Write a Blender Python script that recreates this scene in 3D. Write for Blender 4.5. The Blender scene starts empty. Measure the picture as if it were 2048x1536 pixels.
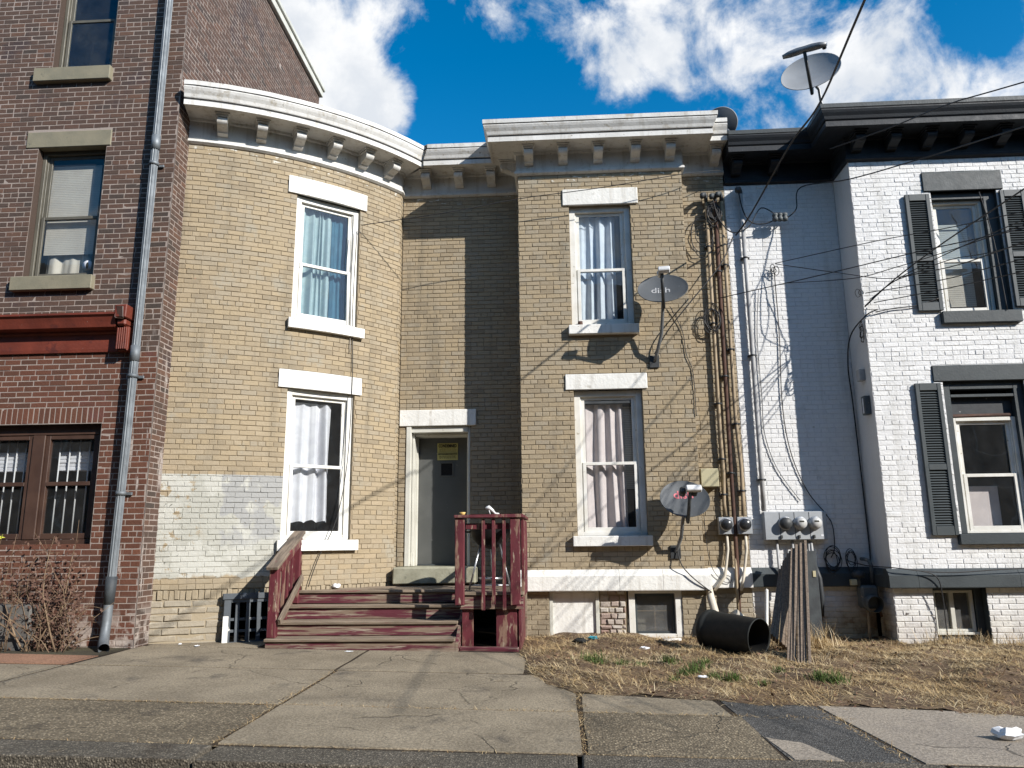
import bpy, math, random
import numpy as np
from mathutils import Vector, Matrix
R = math.radians
random.seed(7); rng = np.random.default_rng(7)
S = bpy.context.scene
COL = S.collection

# ------------------------------------------------------------------ camera
cam_d = bpy.data.cameras.new('camera'); cam = bpy.data.objects.new('camera', cam_d); COL.objects.link(cam)
cam_d.sensor_fit = 'HORIZONTAL'; cam_d.sensor_width = 36.0
cam_d.lens = 36.0 * 1538 / 2048
cam_d.clip_start = 0.05; cam_d.clip_end = 3000
yaw, pitch, roll = R(-3.25), R(11.75), R(-0.6)
fw = Vector((math.sin(yaw)*math.cos(pitch), math.cos(yaw)*math.cos(pitch), math.sin(pitch)))
rt = Vector((math.cos(yaw), -math.sin(yaw), 0)); up = rt.cross(fw)
r2 = rt*math.cos(roll) + up*math.sin(roll); u2 = -rt*math.sin(roll) + up*math.cos(roll)
M = Matrix((r2, u2, -fw)).transposed().to_4x4(); M.translation = (0, 0, 1.25)
cam.matrix_world = M
S.camera = cam

# ------------------------------------------------------------------ light
TO_SUN = Vector((1.38, -1.0, 1.0)).normalized()
SUN_EL = math.asin(TO_SUN.z); SUN_AZ = math.atan2(TO_SUN.x, TO_SUN.y)
sun_d = bpy.data.lights.new('sun', 'SUN'); sun = bpy.data.objects.new('sun', sun_d); COL.objects.link(sun)
sun_d.energy = 5.0; sun_d.angle = R(0.5); sun_d.color = (1.0, 0.955, 0.89)
sun.rotation_euler = (-TO_SUN).to_track_quat('-Z', 'Y').to_euler(); sun.location = (30, -20, 30)

world = bpy.data.worlds.new('World'); S.world = world; world.use_nodes = True
world.cycles.sampling_method = 'MANUAL'; world.cycles.sample_map_resolution = 512
S.view_settings.view_transform = 'Standard'; S.view_settings.look = 'None'
S.view_settings.gamma = 1; S.view_settings.use_curve_mapping = False
S.view_settings.exposure = 0.48
S.cycles.max_bounces = 4; S.cycles.diffuse_bounces = 3; S.cycles.glossy_bounces = 2; S.cycles.transparent_max_bounces = 10
S.cycles.caustics_reflective = False; S.cycles.caustics_refractive = False

class NT:
    def __init__(s, tree): s.t = tree; s.n = tree.nodes; s.l = tree.links
    def new(s, ty, **kw):
        n = s.n.new(ty)
        for k, v in kw.items(): setattr(n, k, v)
        return n
    def put(s, sock, v):
        if isinstance(v, bpy.types.NodeSocket): s.l.new(v, sock)
        elif v is not None:
            if hasattr(sock, 'default_value'):
                dv = sock.default_value
                if hasattr(dv, '__len__') and not hasattr(v, '__len__'): v = (v,)*len(dv)
                if hasattr(dv, '__len__') and len(dv) == 4 and len(v) == 3: v = (*v, 1)
                sock.default_value = v
    def math(s, op, a, b=None, c=None, clamp=False):
        n = s.new('ShaderNodeMath', operation=op, use_clamp=clamp)
        s.put(n.inputs[0], a); s.put(n.inputs[1], b)
        if c is not None: s.put(n.inputs[2], c)
        return n.outputs[0]
    def vmath(s, op, a, b=None):
        n = s.new('ShaderNodeVectorMath', operation=op); s.put(n.inputs[0], a); s.put(n.inputs[1], b)
        return n.outputs['Value'] if op in ('DOT_PRODUCT', 'LENGTH') else n.outputs[0]
    def mix(s, f, a, b, blend='MIX'):
        n = s.new('ShaderNodeMix', data_type='RGBA', blend_type=blend)
        s.put(n.inputs[0], f); s.put(n.inputs[6], a); s.put(n.inputs[7], b); return n.outputs[2]
    def noise(s, vec, scale, detail=4, rough=.55, dist=0):
        n = s.new('ShaderNodeTexNoise'); s.put(n.inputs['Vector'], vec)
        n.inputs['Scale'].default_value = scale; n.inputs['Detail'].default_value = detail
        n.inputs['Roughness'].default_value = rough; n.inputs['Distortion'].default_value = dist
        return n.outputs['Fac']
    def ss(s, v, lo, hi):
        n = s.new('ShaderNodeMapRange', interpolation_type='SMOOTHSTEP')
        s.put(n.inputs[0], v); s.put(n.inputs[1], lo); s.put(n.inputs[2], hi); return n.outputs[0]
    def scalev(s, vec, sc):
        n = s.new('ShaderNodeVectorMath', operation='MULTIPLY'); s.put(n.inputs[0], vec); n.inputs[1].default_value = sc
        return n.outputs[0]
    def sep(s, vec):
        n = s.new('ShaderNodeSeparateXYZ'); s.put(n.inputs[0], vec); return n.outputs

# sky: Nishita with broken cumulus
w = NT(world.node_tree); w.n.clear()
sky = w.new('ShaderNodeTexSky', sky_type='NISHITA', sun_disc=False)
sky.sun_elevation = SUN_EL; sky.sun_rotation = SUN_AZ
sky.air_density = 1.0; sky.dust_density = 0.3; sky.ozone_density = 3.0
tc = w.new('ShaderNodeTexCoord'); D = tc.outputs['Generated']
hs = w.new('ShaderNodeHueSaturation'); hs.inputs['Hue'].default_value = .493; hs.inputs['Saturation'].default_value = 1.42; hs.inputs['Value'].default_value = 2.85
w.put(hs.inputs['Color'], sky.outputs[0])
wz = w.sep(D)[2]
big = w.noise(w.vmath('ADD', D, (1.7, .4, .9)), 3.2, 2, .5)
det = w.noise(D, 8.0, 10, .58, .5)
fine = w.noise(D, 24.0, 6, .65)
cov = w.math('ADD', w.math('ADD', w.math('MULTIPLY', big, .30), w.math('MULTIPLY', det, .80)), w.math('MULTIPLY', w.math('SUBTRACT', fine, .15), .26))
ND = w.vmath('NORMALIZE', D)
for d, k, a in (((-.272, .785, .556), 260, .24), ((-.228, .819, .526), 620, .19), ((-.182, .847, .50), 900, .20),
                ((.12, .82, .56), 420, .08), ((.225, .80, .55), 300, .10), ((.345, .78, .515), 420, .11), ((.45, .755, .475), 420, .10),
                ((.040, .800, .600), 420, .13), ((-.07, .795, .602), 700, .12), ((-.16, .778, .607), 700, .13), ((.095, .835, .54), 1400, .10), ((.14, .805, .58), 700, .07),
                ((-.11, .842, .53), 240, -.26), ((-.05, .835, .545), 300, -.16), ((.02, .845, .535), 500, -.10),
                ((.30, .765, .57), 900, -.12), ((.14, .848, .512), 1200, -.14), ((.155, .79, .60), 1200, -.10), ((.447, .735, .51), 1500, -.10)):
    g = w.math('EXPONENT', w.math('MULTIPLY', w.math('SUBTRACT', w.vmath('DOT_PRODUCT', ND, tuple(Vector(d).normalized())), 1.0), float(k)))
    cov = w.math('ADD', cov, w.math('MULTIPLY', g, a))
mask = w.ss(cov, .625, .83)
shade = w.noise(w.vmath('ADD', D, (.03, -.02, .05)), 7.0, 7, .6)
ccol = w.mix(w.ss(shade, .36, .60), (12.2, 12.9, 13.9), (16.6, 16.7, 16.8))
skyc = w.mix(mask, hs.outputs[0], ccol)
bg = w.new('ShaderNodeBackground'); w.put(bg.inputs[0], skyc); bg.inputs[1].default_value = 0.045
wo = w.new('ShaderNodeOutputWorld'); w.l.new(bg.outputs[0], wo.inputs[0])

# ------------------------------------------------------------------ mesh helpers
class MB:
    def __init__(s): s.v = []; s.f = []; s.sm = []
    def add(s, vs, fs, smooth=False, M=None):
        o = len(s.v)
        for p in vs: s.v.append(tuple(M @ Vector(p)) if M is not None else tuple(p))
        for f in fs: s.f.append([i+o for i in f]); s.sm.append(smooth)
        return s
    def box(s, lo, hi, M=None):
        x0, y0, z0 = lo; x1, y1, z1 = hi
        if x0 > x1: x0, x1 = x1, x0
        if y0 > y1: y0, y1 = y1, y0
        if z0 > z1: z0, z1 = z1, z0
        return s.add([(x0,y0,z0),(x1,y0,z0),(x1,y1,z0),(x0,y1,z0),(x0,y0,z1),(x1,y0,z1),(x1,y1,z1),(x0,y1,z1)],
                     [(0,3,2,1),(4,5,6,7),(0,1,5,4),(1,2,6,5),(2,3,7,6),(3,0,4,7)], False, M)
    def cbox(s, lo, hi, b=.006, M=None, jit=0):
        lo, hi = [min(a, c) for a, c in zip(lo, hi)], [max(a, c) for a, c in zip(lo, hi)]
        b = min(b, *(0.45*(hi[i]-lo[i]) for i in range(3)))
        idx = {}; vs = []
        for sx in (0, 1):
            for sy in (0, 1):
                for sz in (0, 1):
                    sg = (sx, sy, sz); j = [random.uniform(-jit, jit) for _ in range(3)]
                    for ax in range(3):
                        p = []
                        for k in range(3):
                            base = hi[k] if sg[k] else lo[k]
                            if k != ax: base += -b if sg[k] else b
                            p.append(base + j[k])
                        idx[(sg, ax)] = len(vs); vs.append(p)
        fs = []
        cen = [(lo[i]+hi[i])/2 for i in range(3)]
        def face(ii):
            a, bb, c = (Vector(vs[ii[0]]), Vector(vs[ii[1]]), Vector(vs[ii[2]]))
            n = (bb-a).cross(c-a)
            m = sum((Vector(vs[i]) for i in ii), Vector())/len(ii) - Vector(cen)
            fs.append(list(ii) if n.dot(m) > 0 else list(reversed(ii)))
        for ax in range(3):
            o = [k for k in range(3) if k != ax]
            for sg in (0, 1):
                q = []
                for (a, c) in ((0, 0), (1, 0), (1, 1), (0, 1)):
                    t = [0, 0, 0]; t[ax] = sg; t[o[0]] = a; t[o[1]] = c
                    q.append(idx[(tuple(t), ax)])
                face(q)
        for c in range(3):
            a, bb = [k for k in range(3) if k != c]
            for sa in (0, 1):
                for sb in (0, 1):
                    t0 = [0, 0, 0]; t0[a] = sa; t0[bb] = sb; t1 = list(t0); t1[c] = 1
                    face([idx[(tuple(t0), a)], idx[(tuple(t1), a)], idx[(tuple(t1), bb)], idx[(tuple(t0), bb)]])
        for sx in (0, 1):
            for sy in (0, 1):
                for sz in (0, 1): face([idx[((sx, sy, sz), k)] for k in range(3)])
        return s.add(vs, fs, False, M)
    def tube(s, pts, r, n=8, closed=False, smooth=True, cap=True, flat=None):
        pts = [Vector(p) for p in pts]; rs = r if hasattr(r, '__len__') else [r]*len(pts)
        vs = []; fs = []; m = len(pts)
        t0 = (pts[1]-pts[0]).normalized(); ref = Vector((0, 0, 1)) if abs(t0.z) < .9 else Vector((1, 0, 0))
        nrm = t0.cross(ref).normalized()
        for i, p in enumerate(pts):
            if closed: t = pts[(i+1) % m]-pts[i-1]
            else: t = pts[min(i+1, m-1)]-pts[max(i-1, 0)]
            if t.length < 1e-9: t = t0
            t.normalize(); nrm = nrm - t*nrm.dot(t)
            nrm = nrm.normalized() if nrm.length > 1e-6 else t.orthogonal().normalized()
            bi = t.cross(nrm)
            for k in range(n):
                a = 2*math.pi*k/n
                vs.append(p + (nrm*math.cos(a) + bi*math.sin(a))*rs[i])
        for i in range(m if closed else m-1):
            j = (i+1) % m
            for k in range(n): fs.append((i*n+k, i*n+(k+1) % n, j*n+(k+1) % n, j*n+k))
        s.add(vs, fs, smooth)
        if cap and not closed:
            o = len(s.v)-len(vs)
            s.f.append([o+k for k in reversed(range(n))]); s.sm.append(False)
            s.f.append([o+(m-1)*n+k for k in range(n)]); s.sm.append(False)
        return s
    def lathe(s, prof, n=24, M=None, smooth=True, sx=1, sy=1):
        vs = []; fs = []
        for (r, z) in prof:
            for k in range(n):
                a = 2*math.pi*k/n; vs.append((r*math.cos(a)*sx, r*math.sin(a)*sy, z))
        for i in range(len(prof)-1):
            for k in range(n): fs.append((i*n+k, i*n+(k+1) % n, (i+1)*n+(k+1) % n, (i+1)*n+k))
        return s.add(vs, fs, smooth, M)
    def prism(s, poly, y0, y1, M=None, smooth=False):
        """poly in (a,b) -> placed x=a, z=b, extruded along y"""
        n = len(poly)
        vs = [(a, y0, b) for a, b in poly] + [(a, y1, b) for a, b in poly]
        s.add(vs, [[(k+1) % n, k, n+k, n+(k+1) % n] for k in range(n)], smooth, M)
        s.add(vs, [list(range(n)), list(reversed(range(n, 2*n)))], False, M)
        return s
    def grid(s, fn, nu, nv, smooth=True, M=None):
        vs = [fn(i/nu, j/nv) for j in range(nv+1) for i in range(nu+1)]
        fs = [(j*(nu+1)+i, j*(nu+1)+i+1, (j+1)*(nu+1)+i+1, (j+1)*(nu+1)+i) for j in range(nv) for i in range(nu)]
        return s.add(vs, fs, smooth, M)
    def mesh(s, name, mat, origin=(0, 0, 0)):
        me = bpy.data.meshes.new(name)
        ox, oy, oz = origin
        me.from_pydata([(x-ox, y-oy, z-oz) for x, y, z in s.v], [], s.f)
        me.polygons.foreach_set('use_smooth', s.sm)
        if mat: me.materials.append(mat)
        me.update(); return me
    def build(s, name, mat, parent=None, label=None, cat=None, group=None, kind=None, origin=None):
        if origin is None:
            a = np.array(s.v); origin = ((a[:, 0].min()+a[:, 0].max())/2, (a[:, 1].min()+a[:, 1].max())/2, a[:, 2].min())
            origin = tuple(round(float(q), 4) for q in origin)
        o = bpy.data.objects.new(name, s.mesh(name, mat, origin)); COL.objects.link(o); o.location = origin
        return setup(o, parent, label, cat, group, kind)

WM = {}   # world matrices of everything placed so far
def setup(o, parent=None, label=None, cat=None, group=None, kind=None):
    WM[o.name] = o.matrix_basis.copy()
    if parent is not None:
        o.parent = parent; o.matrix_parent_inverse = WM[parent.name].inverted()
    if label: o['label'] = label
    if cat: o['category'] = cat
    if group: o['group'] = group
    if kind: o['kind'] = kind
    return o
def thing(name, label, cat, loc, group=None):
    o = bpy.data.objects.new(name, None); COL.objects.link(o); o.location = loc; o.empty_display_size = .2
    return setup(o, None, label, cat, group)
def inst(src, mat_basis, parent=None, name=None, label=None, cat=None, group=None):
    o = bpy.data.objects.new(name or src.name.split('.')[0], src.data); COL.objects.link(o); o.matrix_basis = mat_basis
    return setup(o, parent, label, cat, group)
def frame_m(pos, tx, n):
    """local x along tx, local -y outward along n, z up"""
    tx = Vector(tx).normalized(); n = Vector(n).normalized()
    m = Matrix((tx, -n, Vector((0, 0, 1)))).transposed().to_4x4(); m.translation = pos; return m

# ------------------------------------------------------------------ materials
def new_mat(name):
    m = bpy.data.materials.new(name); m.use_nodes = True; t = NT(m.node_tree)
    bs = t.n['Principled BSDF']; return m, t, bs
def pos(t): return t.new('ShaderNodeNewGeometry').outputs['Position']
def basic(name, c1, c2=None, scale=5, rough=.75, bump=.15, bscale=60, metal=0, spec=.4, wear=(), stretch=None, detail=5, streak=0):
    m, t, bs = new_mat(name); P = pos(t)
    if stretch: P2 = t.scalev(P, stretch)
    else: P2 = P
    c2 = c2 or tuple(v*.75 for v in c1)
    col = t.mix(t.ss(t.noise(P2, scale, 3), .32, .68), c1, c2)
    for wc, ws, lo, hi in wear:
        col = t.mix(t.ss(t.noise(t.vmath('ADD', P2, (3.1*lo, 7.7, 1.3)), ws, 5, .62), lo, hi), col, wc)
    if streak: col = t.mix(t.math('MULTIPLY', t.ss(t.noise(t.scalev(P, (11, 11, .9)), 1.0, 4, .6), .50, .68), streak), col, (.33, .29, .23))
    t.put(bs.inputs['Base Color'], col)
    rn = t.noise(P2, scale*3, 1)
    t.put(bs.inputs['Roughness'], t.math('ADD', t.math('MULTIPLY', rn, .25), rough-.125, clamp=True))
    bs.inputs['Metallic'].default_value = metal; bs.inputs['Specular IOR Level'].default_value = spec
    if bump:
        b = t.new('ShaderNodeBump'); b.inputs['Strength'].default_value = bump; b.inputs['Distance'].default_value = .01
        t.put(b.inputs['Height'], t.noise(P2, bscale, 2, .6)); t.l.new(b.outputs[0], bs.inputs['Normal'])
    return m

MAT = {}
MAT['white_paint'] = basic('white_paint', (.68, .67, .64), (.57, .56, .53), 2.4, .6, .3, 30, streak=.35, wear=(((.44, .40, .33), 6, .58, .72), ((.27, .24, .20), 19, .65, .71)))
MAT['white_frame'] = basic('white_frame', (.74, .73, .69), (.64, .62, .56), 4, .5, .12, 50, wear=(((.40, .36, .29), 16, .63, .71),))
MAT['stone_white'] = basic('stone_white', (.78, .77, .73), (.70, .69, .65), 4, .7, .5, 22, streak=.30, wear=(((.50, .47, .41), 7, .60, .74), ((.34, .30, .25), 24, .67, .72)))
MAT['slate_paint'] = basic('slate_paint', (.042, .052, .056), (.033, .041, .045), 4, .55, .2, 45, wear=(((.22, .22, .21), 30, .69, .74),))
MAT['slate_shutter'] = basic('slate_shutter', (.058, .068, .072), (.048, .058, .062), 3, .5, .05, 60)
MAT['slate_cornice'] = basic('slate_cornice', (.009, .014, .020), (.007, .010, .015), 4, .6, .2, 45, wear=(((.16, .16, .16), 24, .70, .74),))
MAT['maroon'] = basic('maroon', (.115, .020, .027), (.085, .015, .021), 4, .6, .25, 30, stretch=(3.5, 3.5, .8), wear=(((.20, .12, .085), 3.5, .53, .62), ((.30, .23, .17), 7, .62, .68)))
MAT['maroon_step'] = basic('maroon_step', (.115, .024, .036), (.085, .017, .026), 3, .65, .3, 20, stretch=(.55, 5, 9), wear=(((.20, .145, .105), 2.6, .46, .56), ((.30, .245, .19), 4, .54, .64)))
MAT['grey_wood'] = basic('grey_wood', (.26, .205, .15), (.15, .115, .082), 4, .8, .4, 18, stretch=(.6, 6, 9), wear=(((.17, .035, .045), 2.2, .60, .68),))
MAT['grey_rail'] = basic('grey_rail', (.23, .18, .135), (.13, .10, .075), 4, .8, .4, 18, stretch=(9, 1, 1.5), wear=(((.17, .03, .04), 2.2, .60, .68),))
MAT['stake_wood'] = basic('stake_wood', (.21, .160, .120), (.125, .095, .072), 5, .85, .4, 20, stretch=(9, 9, .7), wear=(((.36, .30, .23), 6, .6, .7),))
MAT['black_paint'] = basic('black_paint', (.035, .04, .045), (.025, .028, .032), 5, .5, .1, 40, wear=(((.3, .3, .29), 18, .68, .72),))
MAT['gate_wood'] = basic('gate_wood', (.070, .082, .095), (.055, .064, .074), 5, .6, .15, 40, wear=(((.60, .58, .54), 4, .58, .62),))
MAT['black_enamel'] = basic('black_enamel', (.007, .007, .008), (.010, .009, .009), 5, .5, .05, 60, spec=.2)
MAT['steel'] = basic('steel', (.55, .56, .58), (.42, .43, .45), 8, .38, .08, 60, metal=.9)
MAT['galv'] = basic('galv', (.205, .225, .24), (.145, .16, .172), 5, .6, .08, 30, metal=.4)
MAT['cast_dark'] = basic('cast_dark', (.06, .07, .075), (.04, .045, .05), 6, .6, .2, 40)
MAT['dish_grey'] = basic('dish_grey', (.085, .092, .098), (.070, .076, .082), 3, .6, .03, 60, wear=(((.35, .35, .35), 34, .72, .75),))
MAT['dish_light'] = basic('dish_light', (.30, .31, .32), (.25, .26, .27), 3, .6, .03, 60)
MAT['dish_back'] = basic('dish_back', (.10, .11, .12), (.08, .09, .10), 3, .5, .03, 60)
MAT['lnb_white'] = basic('lnb_white', (.62, .62, .62), (.52, .52, .52), 6, .5, .03, 60)
MAT['dark_metal'] = basic('dark_metal', (.045, .048, .05), (.03, .032, .034), 6, .5, .1, 50)
MAT['mast_grey'] = basic('mast_grey', (.22, .23, .24), (.15, .155, .16), 6, .45, .1, 50, metal=.5)
MAT['wire'] = basic('wire', (.018, .018, .020), (.028, .027, .027), 5, .6, 0, 50)
MAT['wire_light'] = basic('wire_light', (.35, .33, .30), (.25, .23, .21), 5, .6, 0, 50)
MAT['conduit_tan'] = basic('conduit_tan', (.34, .26, .165), (.26, .20, .13), 5, .6, .15, 40, wear=(((.20, .14, .09), 9, .62, .70),))
MAT['rust'] = basic('rust', (.085, .040, .024), (.055, .028, .020), 7, .75, .3, 40)
MAT['conduit_grey'] = basic('conduit_grey', (.40, .40, .40), (.30, .30, .30), 5, .5, .1, 40)
MAT['pvc'] = basic('pvc', (.56, .51, .42), (.46, .41, .33), 4, .5, .05, 40, wear=(((.30, .25, .19), 7, .62, .72),))
MAT['box_beige'] = basic('box_beige', (.46, .42, .27), (.42, .38, .245), 3, .5, .04, 40)
MAT['meter_grey'] = basic('meter_grey', (.40, .42, .44), (.35, .37, .39), 4, .45, .06, 40, metal=.2)
MAT['meter_dark'] = basic('meter_dark', (.020, .022, .026), (.045, .045, .047), 14, .25, .05, 40)
MAT['meter_face'] = basic('meter_face', (.50, .50, .49), (.42, .42, .41), 6, .4, .03, 40)
MAT['gas_grey'] = basic('gas_grey', (.10, .115, .12), (.07, .08, .085), 6, .55, .15, 40, wear=(((.25, .2, .16), 12, .64, .7),))
MAT['barrel'] = basic('barrel', (.008, .009, .008), (.006, .007, .006), 5, .7, .12, 30, wear=(((.03, .028, .022), 6, .6, .72),))
MAT['barrel_in'] = basic('barrel_in', (.008, .008, .008), (.012, .012, .011), 5, .7, .1, 30)
MAT['door'] = basic('door', (.095, .098, .094), (.080, .083, .080), 2.5, .5, .05, 40, wear=(((.30, .30, .29), 14, .70, .72),))
MAT['door_frame'] = basic('door_frame', (.62, .61, .55), (.52, .51, .45), 3, .5, .1, 40, wear=(((.35, .32, .27), 14, .66, .72),))
MAT['step_stone'] = basic('step_stone', (.34, .33, .25), (.25, .24, .175), 5, .8, .35, 35, wear=(((.16, .16, .12), 6, .6, .7),))
MAT['lintel_stone'] = basic('lintel_stone', (.24, .215, .15), (.19, .175, .125), 4, .75, .2, 40, wear=(((.12, .115, .085), 8, .62, .72),))
MAT['brown_frame'] = basic('brown_frame', (.075, .042, .030), (.055, .030, .022), 4, .45, .06, 40)
MAT['olive_frame'] = basic('olive_frame', (.125, .115, .09), (.095, .088, .07), 4, .5, .06, 40)
MAT['red_paint'] = basic('red_paint', (.17, .036, .020), (.12, .026, .015), 3, .6, .3, 30, wear=(((.09, .022, .016), 5, .60, .70), ((.48, .44, .40), 30, .72, .75)))
MAT['brick_soldier'] = None
MAT['curtain_white'] = basic('curtain_white', (.68, .68, .70), (.60, .60, .63), 8, .85, .1, 90)
MAT['curtain_pink'] = basic('curtain_pink', (.66, .585, .56), (.60, .53, .51), 8, .85, .1, 90)
MAT['curtain_teal'] = basic('curtain_teal', (.40, .47, .45), (.33, .40, .39), 8, .85, .1, 90)
MAT['curtain_dark'] = basic('curtain_dark', (.06, .15, .20), (.045, .12, .165), 8, .85, .1, 90)
MAT['blind'] = basic('blind', (.50, .47, .40), (.44, .41, .35), 4, .7, .05, 60)
MAT['room'] = basic('room', (.10, .095, .09), (.075, .07, .068), 1.5, .9, 0)
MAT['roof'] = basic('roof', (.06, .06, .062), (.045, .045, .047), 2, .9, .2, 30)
MAT['paper_white'] = basic('paper_white', (.75, .76, .78), (.66, .67, .70), 9, .7, .3, 30)
MAT['notice'] = basic('notice', (.46, .42, .15), (.40, .36, .125), 9, .6, .05, 30)
MAT['ink'] = basic('ink', (.02, .02, .015), (.03, .03, .02), 9, .6, 0)
MAT['logo_grey'] = basic('logo_grey', (.48, .48, .48), (.25, .25, .25), 60, .5, 0)
MAT['logo_red'] = basic('logo_red', (.62, .10, .12), (.5, .2, .22), 60, .5, 0)
MAT['teal_bit'] = basic('teal_bit', (.05, .33, .42), (.03, .25, .33), 9, .5, .1)
MAT['yellow_bit'] = basic('yellow_bit', (.65, .45, .15), (.55, .35, .10), 9, .5, .1)
MAT['plaster'] = basic('plaster', (.20, .195, .185), (.15, .145, .14), 2, .9, .1, 30)
MAT['shrub_stem'] = basic('shrub_stem', (.23, .16, .10), (.14, .095, .06), 9, .85, .1, 30)
MAT['shrub_leaf'] = basic('shrub_leaf', (.085, .042, .030), (.13, .075, .05), 14, .8, .1, 30)
MAT['shrub_yellow'] = basic('shrub_yellow', (.50, .52, .05), (.40, .40, .05), 9, .6, .1, 30)
MAT['planter'] = basic('planter', (.13, .125, .115), (.10, .095, .088), 4, .85, .2, 30)

def glass_mat(name, tint, refl, gl=(1, 1, 1), dirt=.04):
    m = bpy.data.materials.new(name); m.use_nodes = True; t = NT(m.node_tree); t.n.clear()
    tr = t.new('ShaderNodeBsdfTransparent'); tr.inputs[0].default_value = (*tint, 1)
    g = t.new('ShaderNodeBsdfGlossy'); g.inputs['Roughness'].default_value = .015; g.inputs[0].default_value = (*gl, 1)
    b = t.new('ShaderNodeBump'); b.inputs['Strength'].default_value = .06; b.inputs['Distance'].default_value = .05
    t.put(b.inputs['Height'], t.noise(pos(t), 2.2, 2)); t.l.new(b.outputs[0], g.inputs['Normal'])
    ge = t.new('ShaderNodeNewGeometry')      # Schlick, the same from both faces of the pane
    cs = t.math('ABSOLUTE', t.vmath('DOT_PRODUCT', ge.outputs['Normal'], ge.outputs['Incoming']))
    fr = t.math('ADD', t.math('MULTIPLY', t.math('POWER', t.math('SUBTRACT', 1, cs, clamp=True), 5), .96), .04)
    df = t.new('ShaderNodeBsdfDiffuse'); df.inputs[0].default_value = (.4, .4, .4, 1)
    m1 = t.new('ShaderNodeMixShader'); t.put(m1.inputs[0], t.math('ADD', t.math('MULTIPLY', fr, .75), refl, clamp=True))
    t.l.new(tr.outputs[0], m1.inputs[1]); t.l.new(g.outputs[0], m1.inputs[2])
    m2 = t.new('ShaderNodeMixShader'); t.put(m2.inputs[0], t.math('MULTIPLY', t.noise(pos(t), 5, 6), dirt))
    t.l.new(m1.outputs[0], m2.inputs[1]); t.l.new(df.outputs[0], m2.inputs[2])
    o = t.new('ShaderNodeOutputMaterial'); t.l.new(m2.outputs[0], o.inputs[0]); return m
MAT['glass'] = glass_mat('glass', (.955, .965, .97), .0)
MAT['glass_blue'] = glass_mat('glass_blue', (.92, .955, .97), .01, (.8, .9, 1))
MAT['glass_dirty'] = glass_mat('glass_dirty', (.86, .86, .83), .01, (1, 1, 1), .25)

def brick_mat(name, ramp, stain=None, mortar=False, special=None, rough=.8, bump=.35, bscale=45):
    """colour per brick from the 'tone' attribute, plus grime"""
    m, t, bs = new_mat(name); P = pos(t)
    at = t.new('ShaderNodeAttribute', attribute_name='tone')
    cr = t.new('ShaderNodeValToRGB'); e = cr.color_ramp.elements
    while len(e) < len(ramp): e.new(.5)
    for i, c in enumerate(ramp): e[i].position = i/(len(ramp)-1); e[i].color = (*c, 1)
    cr.color_ramp.interpolation = 'LINEAR'
    t.put(cr.inputs[0], at.outputs['Fac']); col = cr.outputs[0]
    col = t.mix(t.math('MULTIPLY', t.noise(P, 34, 2, .6), .35), col, t.mix(1, col, (.62, .6, .58), 'MULTIPLY'))
    for (c, sc, lo, hi) in (stain or ()):
        col = t.mix(t.ss(t.noise(P, sc, 4, .6), lo, hi), col, c)
    if special: col = special(t, P, col)
    t.put(bs.inputs['Base Color'], col); bs.inputs['Roughness'].default_value = rough; bs.inputs['Specular IOR Level'].default_value = .3
    b = t.new('ShaderNodeBump'); b.inputs['Strength'].default_value = bump; b.inputs['Distance'].default_value = .01
    t.put(b.inputs['Height'], t.noise(P, bscale, 3, .6)); t.l.new(b.outputs[0], bs.inputs['Normal'])
    return m

def box_mask(t, P, x0, x1, z0, z1, nz=.12, ns=5, soft=.03, hard=.01):
    X, Y, Z = t.sep(P)
    n = t.math('MULTIPLY', t.math('SUBTRACT', t.noise(P, ns, 6, .65), .5), nz*2)
    z = t.math('ADD', Z, n)
    a = t.math('MULTIPLY', t.ss(z, z0, z0+soft), t.math('SUBTRACT', 1, t.ss(Z, z1, z1+hard)))
    x = t.math('ADD', X, n)
    b = t.math('MULTIPLY', t.ss(X, x0, x0+.01), t.math('SUBTRACT', 1, t.ss(x, x1, x1+.03)))
    return t.math('MULTIPLY', a, b)
def primer(t, P, col):
    """pale primer rolled over the lower part of the round front, peeling in places"""
    pm = box_mask(t, P, -5.3, -3.55, .86, 2.17, .10)
    peel = t.math('SUBTRACT', 1, t.ss(t.noise(P, 5.5, 6, .68), .565, .60))
    keep = t.math('MAXIMUM', peel, t.math('MULTIPLY', t.ss(t.sep(P)[0], -4.72, -4.45), t.math('SUBTRACT', 1, t.ss(t.noise(P, 8, 5, .6), .64, .67))))
    prim = t.mix(t.ss(t.noise(P, 2.3, 4, .6), .44, .56), (.385, .38, .335), (.46, .455, .41))
    blue = t.math('MULTIPLY', box_mask(t, P, -4.35, -3.5, 1.25, 2.15, .5, 2.5, .2, .1), t.ss(t.noise(P, 3.3, 4), .40, .5))
    prim = t.mix(blue, prim, (.315, .315, .305))
    chips = t.ss(t.noise(P, 21, 4, .6), .66, .69)
    prim = t.mix(t.math('MULTIPLY', chips, t.ss(t.noise(P, 3, 2), .48, .56)), prim, (.10, .10, .085))
    return t.mix(t.math('MULTIPLY', pm, keep), col, prim)
def bare_low(t, P, col, c, a):
    n = t.math('MULTIPLY', t.math('SUBTRACT', t.noise(P, 3, 4, .6), .5), .5)
    low = t.math('SUBTRACT', 1, t.ss(t.math('ADD', t.sep(P)[2], n), .62, .98))
    return t.mix(t.math('MULTIPLY', low, a), col, c)
def tan_low(t, P, col): return primer(t, P, bare_low(t, P, col, (.29, .245, .175), .65))
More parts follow.
